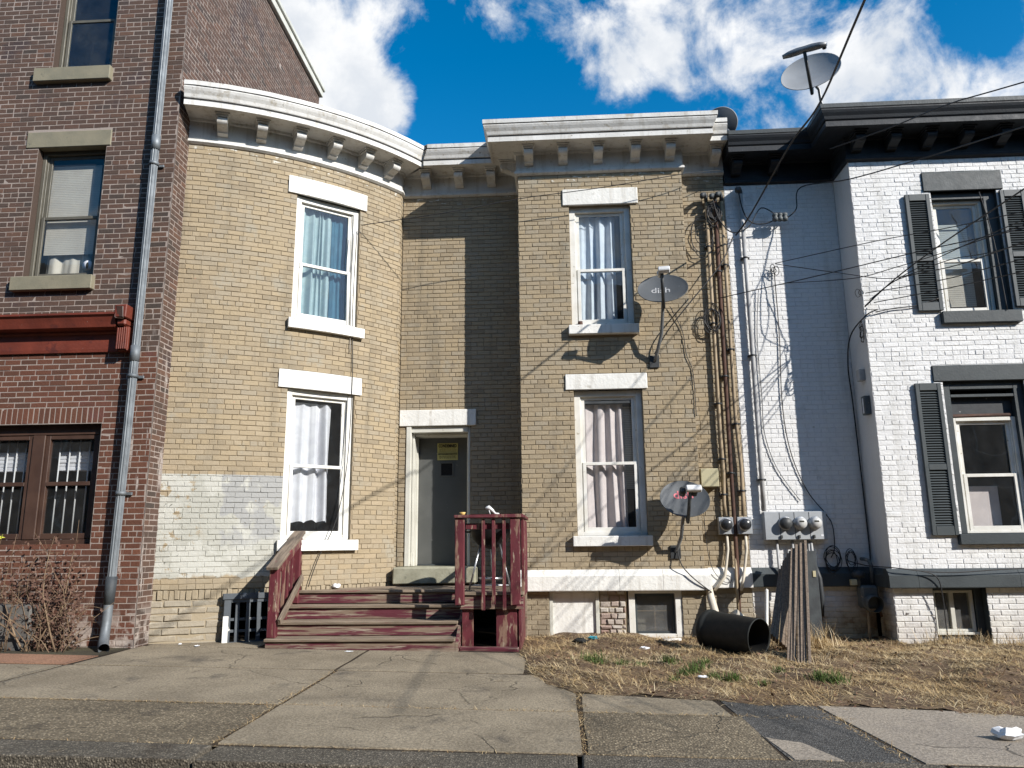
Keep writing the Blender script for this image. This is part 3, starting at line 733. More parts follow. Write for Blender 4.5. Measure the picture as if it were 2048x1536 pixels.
def sash_window(house, W, uc, wdt, z0, z1, zmeet, set_in, frame_w, mats, glass=('glass', 'glass'), casing=None, name='window', screen=False, sash_w=.045):
    """double-hung window in an opening; returns the part"""
    p, t, n = W.fr(uc); M = frame_m(Vector((p.x, p.y, 0)), t, n)
    x0, x1 = -wdt/2, wdt/2
    fm, sm = mats
    f = frame_mb(x0, x1, z0, z1, frame_w, frame_w, frame_w*.7, frame_w, set_in, set_in+.11, M)
    fi = frame_w
    f.cbox((x0+fi, set_in+.03, z0+fi*.7), (x0+fi+.018, set_in+.10, z1-fi), .003, M)
    f.cbox((x1-fi-.018, set_in+.03, z0+fi*.7), (x1-fi, set_in+.10, z1-fi), .003, M)
    win = f.build(name, MAT[fm], house.root)
    a, b = x0+fi+.018, x1-fi-.018; c, d = z0+fi*.7, z1-fi
    s1 = frame_mb(a, b, zmeet-.02, d, sash_w, sash_w, sash_w*.9, sash_w, set_in+.045, set_in+.075, M, .003).build('upper_sash', MAT[sm], win)
    s2 = frame_mb(a, b, c, zmeet+.022, sash_w, sash_w, sash_w*1.3, sash_w*.95, set_in+.078, set_in+.106, M, .003)
    s2 = frame_mb(a, b, c, zmeet+.022, sash_w, sash_w, sash_w*1.3, sash_w*.95, set_in+.012, set_in+.042, M, .003).build('lower_sash', MAT[sm], win)
    g1 = MB(); g1.box((a+sash_w-.004, set_in+.058, zmeet), (b-sash_w+.004, set_in+.062, d-sash_w+.004), M); g1.build('pane', MAT[glass[0]], win)
    g2 = MB(); g2.box((a+sash_w-.004, set_in+.026, c+sash_w*1.3-.004), (b-sash_w+.004, set_in+.030, zmeet), M); g2.build('pane', MAT[glass[1]], win)
    return win, M, (a, b, c, d)
def stone(house, W, u0, u1, z0, z1, proud, back, mat, name, parent=None, seg=1, b=.008):
    mb = MB()
    if W.arc:
        n = 8
        def ring(u): return [W.P(u, proud, z0), W.P(u, proud, z1), W.P(u, -back, z1), W.P(u, -back, z0)]
        vs = []
        for i in range(n+1): vs += ring(u0+(u1-u0)*i/n)
        fs = []
        for i in range(n):
            for k in range(4): fs.append((i*4+k, i*4+(k+1) % 4, (i+1)*4+(k+1) % 4, (i+1)*4+k))
        fs += [(3, 2, 1, 0), (n*4, n*4+1, n*4+2, n*4+3)]
        mb.add(vs, [tuple(reversed(f)) for f in fs])
    else:
        p, t, n = W.fr((u0+u1)/2); M = frame_m(Vector((p.x, p.y, 0)), t, n); h = (u1-u0)/2
        mb.cbox((-h, -proud, z0), (h, back, z1), b, M)
    return mb.build(name, MAT[mat], parent or house.root)

def offset_path(pts, d):
    """offset an open polyline (in plan) to its right-hand/outer side by d, mitred"""
    P = [Vector(p) for p in pts]; out = []
    ns = []
    for a, b in zip(P[:-1], P[1:]):
        t = (b-a).normalized(); ns.append(Vector((t.y, -t.x)))
    for i, p in enumerate(P):
        if i == 0: out.append(p+ns[0]*d)
        elif i == len(P)-1: out.append(p+ns[-1]*d)
        else:
            m = (ns[i-1]+ns[i]); m.normalize(); k = d/max(.2, m.dot(ns[i])); out.append(p+m*k)
    return out
def sweep(path, prof, closed=True, smooth=False, jz=0):
    """prof: list of (d, z) closed polygon swept along plan path"""
    rings = [offset_path(path, d) for d, z in prof]; m = len(prof); n = len(path); mb = MB(); vs = []
    jj = [random.uniform(-jz, jz) for _ in range(n)]
    for i in range(n):
        for k in range(m): vs.append((rings[k][i].x, rings[k][i].y, prof[k][1]+jj[i]))
    fs = []
    for i in range(n-1):
        for k in range(m): fs.append((i*m+k, (i+1)*m+k, (i+1)*m+(k+1) % m, i*m+(k+1) % m))
    fs += [tuple(range(m)), tuple(reversed(range((n-1)*m, n*m)))]
    mb.add(vs, fs, smooth); return mb
def cornice(house, path, z0, mat, flash, h=1.0, over=.42):
    z = lambda v: z0+v*h
    back = -.02
    o = over
    prof = [(back, z(0)), (.018, z(0)), (.05, z(.025)), (.045, z(.06)), (.022, z(.075)), (.022, z(.335)), (.05, z(.345)), (.06, z(.372)), (o-.035, z(.372)), (o-.035, z(.362)), (o, z(.362)), (o, z(.435)),
            (o-.045, z(.438)), (o-.045, z(.462)), (o+.004, z(.465)), (o+.010, z(.475)), (o+.022, z(.515)), (o+.048, z(.56)), (o+.062, z(.595)), (o+.062, z(.61)), (o-.10, z(.60)), (back, z(.60))]
    co = sweep(path, prof).build('cornice', MAT[mat], house.root)
    sweep(path, [(o+.02, z(.611)), (o+.064, z(.611)), (o+.064, z(.627)), (o-.2, z(.627)), (o-.2, z(.611))], jz=.002).build('crown_dark_strip', MAT['roof'], co)  # dark strip between crown and flashing
    sweep(path, [(o-.044, z(.4385)), (o-.010, z(.4385)), (o-.010, z(.4615)), (o-.044, z(.4615))]).build('painted_groove_shade', MAT['roof'], co)  # dark strip set in the groove, its shade put into the colour
    fl = sweep(path, [(o+.045, z(.627)), (o+.072, z(.622)), (o+.075, z(.685)), (o+.05, z(.69)), (-.1, z(.66)), (-.1, z(.63))], jz=.004).build('roof_flashing', MAT[flash], co)
    return co
BRK = None
def bracket_mesh(mat, name='bracket'):
    mb = MB(); w = .068
    # top plate with moulding, then an S-scroll
    mb.cbox((-.098, -.29, -.020), (.098, .0, 0), .004); mb.cbox((-.083, -.268, -.05), (.083, .0, -.020), .006)
    prof = []
    N = 9
    for i in range(N+1):   # upper convex scroll
        a = i/N; th = math.radians(100-190*a); prof.append((-.165-.062*math.cos(th)*1.0-.02, -.115+.065*math.sin(th)))
    prof = [(0, -.05), (-.245, -.05)]
    for i in range(N+1):
        a = math.pi*i/N; prof.append((-.185-.062*math.sin(a)-.03*(1-i/N), -.05-.055*(1-math.cos(a))))
    for i in range(1, N+1):
        a = math.pi*i/N; prof.append((-.185+.10*(i/N)+.028*math.sin(a), -.16-.05*(i/N)))
    prof += [(0, -.225)]
    prof2 = [(y, z) for y, z in prof]
    n = len(prof2); vs = [(-w, y, z) for y, z in prof2]+[(w, y, z) for y, z in prof2]
    fs = [(k, (k+1) % n, n+(k+1) % n, n+k) for k in range(n)]
    mb.add(vs, fs, False); mb.add(vs, [tuple(reversed(range(n))), tuple(range(n, 2*n))], False)
    return mb.mesh(name, mat)
def put_bracket(me, co, x, y, z, t, n):
    o = bpy.data.objects.new('bracket', me); COL.objects.link(o); o.matrix_basis = frame_m(Vector((x, y, z)), t, n); return setup(o, co)

# ============================================================ TAN HOUSE
tan_root = thing('tan_brick_house', 'tan painted brick row house with rounded bay, white cornice and condemned door', 'house', (-1, 11.5, 0))
H = House(tan_root)
ARC = Wall(arc=(-6.2, 14.07, 4.654)); UA, UB = 1.165, 4.45
BAY = Wall((-.5, 10.9), (1.985, 10.9)); REC = Wall((-2.40, 11.55), (-.5, 11.55)); AEND = Wall(ARC.P(UB, 0, 0)[:2], (-2.40, 11.55)); STR = Wall((1.985, 11.12), (2.655, 11.12))
BSL = Wall((-.5, 11.55), (-.5, 10.9)); BSR = Wall((1.985, 10.9), (1.985, 11.12))
ZT = 6.775
WINS = []
# openings: arc windows
arc_open = []; bay_open = []
for (zl0, zl1, zs0, zs1) in ((6.26, 6.515, 4.235, 4.375), (3.39, 3.64, 1.19, 1.33)):
    arc_open += [(2.55, 3.772, zl0, zl1), (2.68, 3.67, zs1, zl0), (2.63, 3.76, zs0, zs1)]
arc_open += [(2.05, 2.66, -.02, .615)]
bay_open += [(.675, 1.81, 6.26, 6.52), (.77, 1.69, 4.365, 6.26), (.72, 1.74, 4.225, 4.365)]
bay_open += [(.651, 1.825, 3.41, 3.64), (.77, 1.745, 1.345, 3.41), (.705, 1.795, 1.205, 1.345)]
H.wall(ARC, UA, UB, .73, 2.355, arc_open, 'tan_low', 'tan_mortar', joint=.007, jit=.004, dev=.004)
H.wall(ARC, UA, UB, 2.355, ZT, arc_open, 'tan_brick', 'tan_mortar', joint=.0075, jit=.003, phase=4, dev=.003)
# soldier course and rough base of the rounded front
W = ARC
u = UA
while u < UB-.02:
    wv = random.uniform(.062, .074)
    if random.random() > .06: H.bricks.append((W, u+wv/2, .668+random.uniform(-.008, .005), wv-.012, .112, 'tan_low', False, False, .03, .006, .006, .016))
    u += wv
H.wall(ARC, UA, UB, -.06, .605, arc_open, 'base_block', 'tan_mortar', course=.083, L=.33, joint=.012, header=0, depth=.016, bev=.010, jit=.011, dev=.011)
H.backing(ARC, UA, UB, .605, .73, [], 'tan_mortar', .03)
H.wall(BAY, 0, BAY.len, .86, ZT, bay_open, 'tan_brick', 'tan_mortar', joint=.008, phase=3, jit=.003, dev=.003)
bas_open = [(.36, 1.04, -.08, .62), (1.04, 1.40, -.08, .62), (1.44, 2.16, -.08, .62)]
H.wall(Wall((-.5, 10.93), (1.985, 10.93)), 0, BAY.len, -.1, .62, [(.36, 2.16, -.3, .62)], 'tan_low', 'tan_mortar', joint=.009, header=0, jit=.003)
H.backing(BAY, 0, BAY.len, .62, .86, [], 'tan_mortar', .05)
rec_open = [(-2.39+2.4, -1.21+2.4, 3.025, 3.275), (-2.285+2.4, -1.30+2.4, .74, 3.025)]
H.wall(AEND, 0, AEND.len-.01, -.06, ZT, [], 'tan_brick', 'tan_mortar', joint=.008)
H.wall(REC, 0, 1.9, .6, ZT, rec_open, 'tan_brick', 'tan_mortar', joint=.008, phase=2, jit=.0018)
H.wall(BSL, .03, .65-.03, .3, ZT, [], 'tan_brick', 'tan_mortar', joint=.008)
H.wall(BSR, .03, .22-.02, .86, ZT, [], 'tan_brick', 'tan_mortar', joint=.008)
H.wall(STR, 0, .67, .86, ZT, [], 'tan_brick', 'tan_mortar', joint=.008, phase=5)
H.wall(Wall((1.985, 11.15), (2.655, 11.15)), 0, .67, -.1, .62, [], 'base_block', 'tan_mortar', header=0, joint=.009, jit=.003)
# rubble infill between the basement openings
rr = random.Random(4); zz = -.08
while zz < .6:
    hh = rr.uniform(.05, .085); u = 1.05
    while u < 1.38:
        ww = rr.uniform(.07, .16); ww = min(ww, 1.40-u)
        if ww > .03: H.bricks.append((Wall((-.5, 10.955), (1.985, 10.955)), u+ww/2, zz+hh/2, ww-.012, hh-.012, 'rubble', False, False, .03, .012, .008, .014))
        u += ww
    zz += hh
mbk = MB(); mbk.box((.53, 10.98, -.1), (.92, 11.1, .615)); mbk.build('rubble_core', MAT['tan_mortar'], tan_root)
# reveals
rv = 0
for (a, b, c, d) in ((2.68, 3.67, 4.375, 6.26), (2.68, 3.67, 1.33, 3.39)): reveal(tan_root, 'tan_brick', ARC, a, b, c, d, .008, .20)
for (a, b, c, d) in ((.77, 1.69, 4.365, 6.26), (.77, 1.745, 1.345, 3.41)): reveal(tan_root, 'tan_brick', BAY, a, b, c, d, .008, .20)
reveal(tan_root, 'tan_brick', REC, .115, 1.10, .74, 3.025, .008, .46)
reveal(tan_root, 'tan_brick', ARC, 2.05, 2.66, -.02, .615, .008, .4)
# lintels and sills
for (a, b, c, d) in ((2.55, 3.772, 6.26, 6.515), (2.55, 3.772, 3.39, 3.64)): stone(H, ARC, a, b, c, d, .022, .15, 'stone_white', 'lintel')
for (a, b, c, d) in ((2.63, 3.76, 4.235, 4.375), (2.63, 3.76, 1.19, 1.33)): stone(H, ARC, a, b, c, d, .075, .16, 'stone_white', 'sill')
for (a, b, c, d) in ((.675, 1.81, 6.26, 6.52), (.651, 1.825, 3.41, 3.64)): stone(H, BAY, a, b, c, d, .022, .15, 'stone_white', 'lintel')
for (a, b, c, d) in ((.72, 1.74, 4.225, 4.365), (.705, 1.795, 1.205, 1.345)): stone(H, BAY, a, b, c, d, .085, .16, 'stone_white', 'sill')
stone(H, REC, .012, 1.19, 3.025, 3.275, .03, .1, 'stone_white', 'lintel')
# water table stones of the square bay
def wt_stone(house, W, u0, u1, z0, z1, mat, proud=.075):
    p, t, n = W.fr((u0+u1)/2); M = frame_m(Vector((p.x, p.y, 0)), t, n); h = (u1-u0)/2
    poly = [(.1, z0), (-proud, z0), (-proud-.004, z0+.01), (-proud, z1-.085), (-.005, z1), (.1, z1)]
    mb = MB(); nn = len(poly)
    vs = [(-h, y, z) for y, z in poly]+[(h, y, z) for y, z in poly]
    mb.add(vs, [(k, (k+1) % nn, nn+(k+1) % nn, nn+k) for k in range(nn)] + [tuple(reversed(range(nn))), tuple(range(nn, 2*nn))], False, M)
    return mb.build('water_table_stone', MAT[mat], house.root)
for a, b in ((-.06, 1.318), (1.322, 1.905), (1.909, 2.545)): wt_stone(H, BAY, a, b, .615, .895, 'stone_white')
wt_stone(H, STR, .08, .668, .63, .90, 'stone_white')
# cornice
arcpts = [ARC.P(UA-.0+(4.43-UA)*i/26, 0, 0)[:2] for i in range(27)]
tpath = arcpts + [(-2.40, 11.55), (-.5, 11.55), (-.5, 10.9), (1.985, 10.9), (1.985, 11.12), (2.66, 11.12)]
co = cornice(H, tpath, ZT, 'white_paint', 'white_paint')
bm = bracket_mesh(MAT['white_paint'])
zs = ZT+.370
for x in (-.32, .20, .73, 1.29, 1.81): put_bracket(bm, co, x, 10.9-.02, zs, (1, 0, 0), (0, -1, 0))
for x in (-2.0, -1.47, -.95): put_bracket(bm, co, x, 11.53, zs, (1, 0, 0), (0, -1, 0))
put_bracket(bm, co, -.52, 11.14, zs, (0, -1, 0), (-1, 0, 0))
put_bracket(bm, co, 2.52, 11.10, zs, (1, 0, 0), (0, -1, 0))
for u in (1.62, 2.13, 2.64, 3.15, 3.65, 4.12):
    p, t, n = ARC.fr(u); put_bracket(bm, co, p.x+n.x*.02, p.y+n.y*.02, zs, t, n)
# body: roof, back and inner rooms
body = MB()
body.add([(-5.03, 9.56, 7.36), *[(x, y, 7.36) for x, y in arcpts[1:]], (-2.34, 11.5, 7.36), (-.5, 11.5, 7.36), (-.5, 10.9, 7.36), (1.985, 10.9, 7.36), (1.985, 11.1, 7.36), (2.655, 11.1, 7.36), (2.655, 16, 7.2), (-5.03, 16, 7.2)], [tuple(range(35-0))][:0] or [tuple(range(len(arcpts)+8))])
body.build('roof', MAT['roof'], tan_root)
rm = MB()
rm.add([(-5.02, 13.2, -.1), (2.65, 13.2, -.1), (2.65, 13.2, 7.2), (-5.02, 13.2, 7.2)], [(0, 1, 2, 3)])
for zf in (.66, 3.92, 7.05):
    rm.add([(*ARC.P(UA+(UB-UA)*i/12, -.25, 0)[:2], zf) for i in range(13)] + [(-.3, 11.8, zf), (-.3, 11.15, zf), (1.8, 11.15, zf), (1.8, 11.4, zf), (2.6, 11.4, zf), (2.6, 13.2, zf), (-5.0, 13.2, zf)], [tuple(range(20))])
rm.build('room_shell', MAT['room'], tan_root)

# windows of the tan house
for i, (W, uc, wd, z0, z1, zm, cur) in enumerate((
        (ARC, 3.175, .99, 4.375, 6.26, 5.23, 'teal'), (ARC, 3.175, .99, 1.33, 3.39, 2.33, 'white'),
        (BAY, 1.23, .92, 4.365, 6.26, 5.25, 'whiteb'), (BAY, 1.2575, .975, 1.345, 3.41, 2.355, 'pink'))):
    gl = ('glass_blue', 'glass_blue') if z0 > 3 else ('glass', 'glass')
    win, M, (a, b, c, d) = sash_window(H, W, uc, wd-.004, z0+.001, z1-.001, zm, .075, .085, ('white_frame', 'white_frame'), gl)
    yb = .075+.115
    if cur == 'teal':
        curtain_mb(a, a+(b-a)*.68, c-.1, d+.05, yb+.03, M, 5, .075, seed=2).build('curtain', MAT['curtain_teal'], win)
        curtain_mb(a+(b-a)*.66, b+.05, c-.1, d+.05, yb+.05, M, 3, .025, seed=5).build('curtain', MAT['curtain_dark'], win)
    elif cur == 'white':
        curtain_mb(a-.02, a+(b-a)*.82, c+.19, d-.07, yb+.035, M, 4.0, .095, seed=3).build('curtain', MAT['curtain_white'], win)
        s_ = MB(); s_.cbox((a, yb-.09, c+.02), (b, yb+.05, c+.05), .004, M); s_.build('inner_sill', MAT['grey_wood'], win)
    elif cur == 'whiteb':
        curtain_mb(a-.02, a+(b-a)*.84, c-.05, d-.02, yb+.03, M, 4, .085, seed=4).build('curtain', MAT['curtain_white'], win)
        jar = MB(); jar.lathe([(0, 0), (.036, 0), (.038, .04), (.034, .052), (.036, .075), (0, .076)], 14, M @ Matrix.Translation((a+.02, .03, 4.366)))
        jar.build('candle_jar', MAT['rust'], None, label='small red-brown jar standing on the upper sill of the square bay', cat='jar')
    else:
        curtain_mb(a-.02, a+(b-a)*.80, c-.05, d-.05, yb+.03, M, 4, .085, seed=6, skew=.05).build('curtain', MAT['curtain_pink'], win)
        bl = MB()
        for k in range(46): bl.box((a, yb+.07, c+.6+k*.026), (b, yb+.073, c+.6+k*.026+.022), M)
        bl.build('blind', MAT['blind'], win)
        rl = MB(); rl.cbox((a, .13, d-.10), (b, .20, d-.045), .006, M); rl.build('blind_box', MAT['cast_dark'], win)
# door
M = frame_m(Vector((-1.79, 11.55, 0)), (1, 0, 0), (0, -1, 0))
df = MB(); 
df.cbox((-.49, -.015, .94), (-.415, .10, 3.023), .006, M); df.cbox((.452, .03, .94), (.489, .14, 3.023), .006, M); df.cbox((-.414, .02, 2.93), (.451, .13, 3.022), .006, M)
df.cbox((-.413, .102, .94), (-.378, .44, 2.929), .004, M); df.cbox((-.377, .30, .94), (-.362, .395, 2.928), .004, M); df.cbox((-.413, .07, .94), (-.36, .10, 1.14), .006, M)
df.cbox((.425, .142, .94), (.451, .44, 2.928), .004, M); df.cbox((-.376, .132, 2.895), (.424, .44, 2.928), .004, M)
df = df.build('door_frame', MAT['door_frame'], tan_root)
dr = MB(); hw = [(-.30, .451)]
dr.cbox((-.361, .398, .96), (.424, .443, 2.893), .004, M)
dr = dr.build('door', MAT['door'], tan_root)
dw = frame_mb(-.03, .19, 2.285, 2.515, .022, .022, .022, .022, .386, .400, M); dw.build('window_frame', MAT['door'], dr)
dp = MB(); dp.box((-.01, .394, 2.305), (.17, .397, 2.495), M); dp.build('pane', MAT['black_enamel'], dr)
th = MB(); th.box((-.361, .36, .942), (.424, .44, .962), M); th.build('threshold', MAT['cast_dark'], dr)
st = MB(); st.cbox((-2.38, 11.18, .70), (-1.18, 12.0, .938), .02, jit=.006); st.build('doorstep', MAT['step_stone'], tan_root)

# text helper: outlines from the built-in font, flattened to a mesh
def text_mesh(txt, size, M, depth=.0015, bold=0, align='CENTER'):
    cu = bpy.data.curves.new('t', 'FONT'); cu.body = txt; cu.size = size; cu.align_x = align; cu.extrude = depth; cu.offset = bold; cu.resolution_u = 3
    ob = bpy.data.objects.new('t', cu); COL.objects.link(ob)
    dg = bpy.context.evaluated_depsgraph_get(); me = ob.evaluated_get(dg).to_mesh()
    mb = MB(); Mx = M @ Matrix.Rotation(math.pi/2, 4, 'X')
    mb.add([v.co.copy() for v in me.vertices], [tuple(p.vertices) for p in me.polygons], False, Mx)
    ob.evaluated_get(dg).to_mesh_clear(); bpy.data.objects.remove(ob); bpy.data.curves.remove(cu)
    return mb
nt = MB(); NM = M @ Matrix.Translation((.09, .392, 2.545))
nt.cbox((-.162, -.002, 0), (.162, .0045, .265), .001, NM)
notice = nt.build('notice_sign', MAT['notice'], None, label='yellow CONDEMNED notice stuck on the grey front door', cat='notice')
lt = MB()
for txt, z, tw, th_ in (('CONDEMNED', .196, .285, .054), ('NOT FOR HUMAN HABITATION', .082, .295, .024)):
    q = text_mesh(txt, .06, Matrix.Identity(4), .0008, .0025); qa = np.array(q.v); mn, mx = qa.min(0), qa.max(0); o0 = len(lt.v)
    for (x, y, zz) in q.v: lt.v.append(tuple(NM @ Vector(((x-(mn[0]+mx[0])/2)*tw/(mx[0]-mn[0]), -.0045+y, z+(zz-mn[2])*th_/(mx[2]-mn[2])))))
    lt.f += [[i+o0 for i in f] for f in q.f]; lt.sm += q.sm
lt.box((-.155, -.0045, .115), (.155, -.003, .117), NM)
for k, z in enumerate((.176, .160, .144, .128, .060, .044, .028)):
    x = -.13
    while x < .12:
        wv = random.uniform(.012, .035); lt.box((x, -.004, z), (min(.135, x+wv), -.003, z+(.0045 if z > .1 else .007)), NM); x += wv+.009
lt.build('lettering', MAT['ink'], notice)

# basement openings of the bay
bwY = 10.98
M = frame_m(Vector((0, bwY, 0)), (1, 0, 0), (0, -1, 0))
bd = frame_mb(-.14, .54, -.06, .615, .045, .05, .02, .03, -.02, .10, M).build('basement_window', MAT['door_frame'], tan_root)
pn = MB(); pn.cbox((-.094, .01, -.038), (.488, .03, .583), .003, M); pn.build('cover_board', MAT['stone_white'], bd)
cellar = frame_mb(.94, 1.66, -.06, .615, .085, .09, .10, .045, -.03, .10, M).build('cellar_window', MAT['white_frame'], tan_root)
sh = frame_mb(1.028, 1.567, .042, .568, .03, .03, .03, .035, .035, .07, M).build('sash', MAT['slate_paint'], cellar)
gp = MB(); gp.box((1.058, .05, .07), (1.538, .054, .534), M); gp.build('pane', MAT['glass_dirty'], cellar)
mu = MB(); mu.box((1.29, .056, .07), (1.305, .07, .40), M); mu.box((1.058, .056, .33), (1.538, .07, .342), M); mu.build('glazing_bar', MAT['grey_wood'], cellar)
bk = MB(); bk.box((-.2, .25, -.1), (2.1, .3, .62), M); bk.build('cellar_back', MAT['plaster'], tan_root)
H.finish()

# ============================================================ WHITE HOUSE
wh_root = thing('white_brick_house', 'white painted brick row house with slate cornice, shutters and trim', 'house', (5.5, 10.8, 0))
HW = House(wh_root)
WB = Wall((4.30, 10.5), (7.6, 10.5)); WR = Wall((2.655, 11.12), (4.30, 11.12)); WS = Wall((4.30, 11.12), (4.30, 10.5))
ZW = 6.60
o4 = lambda x0, x1, z0, z1: (x0-4.3, x1-4.3, z0, z1)
wopen = [o4(5.296, 6.394, 6.10, 6.39), o4(5.40, 6.30, 4.31, 6.10), o4(5.318, 6.37, 4.14, 4.31),
         o4(5.11, 6.43, 3.34, 3.56), o4(5.235, 6.29, 1.32, 3.34), o4(5.175, 6.36, 1.18, 1.32)]
HW.wall(WB, 0, 3.3, .87, ZW, wopen, 'white_brick', 'white_mortar', joint=.006, header=7, jit=.004, bev=.005, dev=.003, depth=.008)
HW.wall(Wall((4.30, 10.53), (7.6, 10.53)), 0, 3.3, -.2, .645, [(.50, 1.16, -.3, .645)], 'white_brick', 'white_mortar', joint=.008, header=0, jit=.003, bev=.006)
HW.backing(WB, 0, 3.3, .645, .87, [], 'white_mortar', .05)
HW.wall(WR, 0, 1.645, .87, ZW, [], 'white_brick', 'white_mortar', joint=.008, header=7, jit=.002, depth=.007, bev=.004)
HW.wall(Wall((2.655, 11.15), (4.30, 11.15)), 0, 1.645, -.2, .645, [], 'white_brick', 'white_mortar', joint=.008, header=0, jit=.003, bev=.006)
HW.backing(WS, 0, .62, .87, ZW, [], 'white_mortar', .0)
HW.wall(Wall((4.32, 11.12), (4.32, 10.5)), .03, .56, -.2, .645, [], 'white_brick', 'white_mortar', joint=.008, header=0, jit=.003)
reveal(wh_root, 'slate_paint', WB, 1.10, 2.0, 4.31, 6.10, .008, .25); reveal(wh_root, 'slate_paint', WB, .935, 1.99, 1.32, 3.34, .008, .25)
reveal(wh_root, 'slate_paint', WB, .50, 1.16, -.2, .645, .03, .35)
stone(HW, WB, .996, 2.094, 6.10, 6.39, .02, .15, 'slate_paint', 'lintel'); stone(HW, WB, .81, 2.13, 3.34, 3.56, .02, .15, 'slate_paint', 'lintel')
stone(HW, WB, 1.018, 2.07, 4.14, 4.31, .07, .2, 'slate_paint', 'sill'); stone(HW, WB, .875, 2.06, 1.18, 1.32, .07, .2, 'slate_paint', 'sill')
for a, b in ((-.075, .29), (.294, 1.55), (1.554, 3.3)): wt_stone(HW, WB, a, b, .645, .885, 'slate_paint')
wt_stone(HW, WR, .0, 1.60, .635, .895, 'slate_paint', .05)
wt_stone(HW, WS, .05, .615, .645, .885, 'slate_paint')
wpath = [(2.665, 11.12), (4.30, 11.12), (4.30, 10.5), (7.6, 10.5)]
cw = cornice(HW, wpath, ZW, 'slate_cornice', 'slate_paint', .95)
bmw = bracket_mesh(MAT['slate_cornice'])
for x in (4.41, 4.90, 5.39, 5.90, 6.41, 6.92): put_bracket(bmw, cw, x, 10.48, ZW+.352, (1, 0, 0), (0, -1, 0))
for x in (2.83, 3.39): put_bracket(bmw, cw, x, 11.10, ZW+.352, (1, 0, 0), (0, -1, 0))
b2 = MB(); b2.add([(2.66, 11.12, 7.15), (4.3, 11.12, 7.15), (4.3, 10.5, 7.15), (7.6, 10.5, 7.15), (7.6, 16, 7.0), (2.66, 16, 7.0)], [(0, 1, 2, 3, 4, 5)]); b2.build('roof', MAT['roof'], wh_root)
r3 = MB(); r3.add([(2.66, 13, -.2), (7.6, 13, -.2), (7.6, 13, 7), (2.66, 13, 7)], [(0, 1, 2, 3)])
for zf in (.66, 3.85, 7.0): r3.add([(4.5, 10.78, zf), (7.58, 10.78, zf), (7.58, 13, zf), (4.5, 13, zf)], [(0, 1, 2, 3)])
r3.add([(7.6, 10.5, -.2), (7.6, 16, -.2), (7.6, 16, 7.1), (7.6, 10.5, 7.1)], [(0, 1, 2, 3)])
r3.build('room_shell', MAT['room'], wh_root)
# white house windows
MAT['slate_reveal'] = MAT['slate_paint']
win, M, (a, b, c, d) = sash_window(HW, WB, 1.48, .72, 4.315, 6.0, 5.10, .12, .045, ('white_frame', 'white_frame'), ('glass_blue', 'glass'))
fr = frame_mb(-.45, .52, 4.312, 6.098, .085, .155, .0, .098, .06, .2, M); fr.build('outer_frame', MAT['slate_paint'], win)
bl = MB()
for k in range(40): bl.box((a+.01, .28, c+.12+k*.031), (b-.10, .283, c+.12+k*.031+.027), M)
bl.cbox((a, .26, 5.62), (b-.22, .278, 5.64), .003, M); bl.build('blind', MAT['blind'], win)
sp = MB(); sp.box((a+.02, .34, 4.45), (b-.2, .35, 5.60), M); sp.build('window_shade', MAT['curtain_white'], win)
win2, M, (a, b, c, d) = sash_window(HW, WB, 1.455, .83, 1.325, 2.86, 2.08, .10, .05, ('white_frame', 'white_frame'), ('glass', 'glass'))
fr = frame_mb(-.519, .534, 1.322, 3.338, .103, .118, .0, .10, .05, .2, M); fr.cbox((-.415, .055, 3.13), (.415, .12, 3.17), .004, M); fr.build('outer_frame', MAT['slate_paint'], win2)
tp = MB(); tp.box((-.415, .14, 2.861), (.415, .17, 3.13), M); tp.build('transom_panel', MAT['black_paint'], win2)
rag = MB(); rag.cbox((-.41, .09, 2.861), (.36, .15, 2.905), .01, M, .006); rag.build('rotten_head', MAT['rust'], win2)
cb = MB(); cb.cbox((a+.03, .30, c), (a+.52, .42, 1.95), .006, M); cb.build('cardboard_box', MAT['curtain_pink'], None, label='pale cardboard box standing behind the lower window of the white house', cat='box')
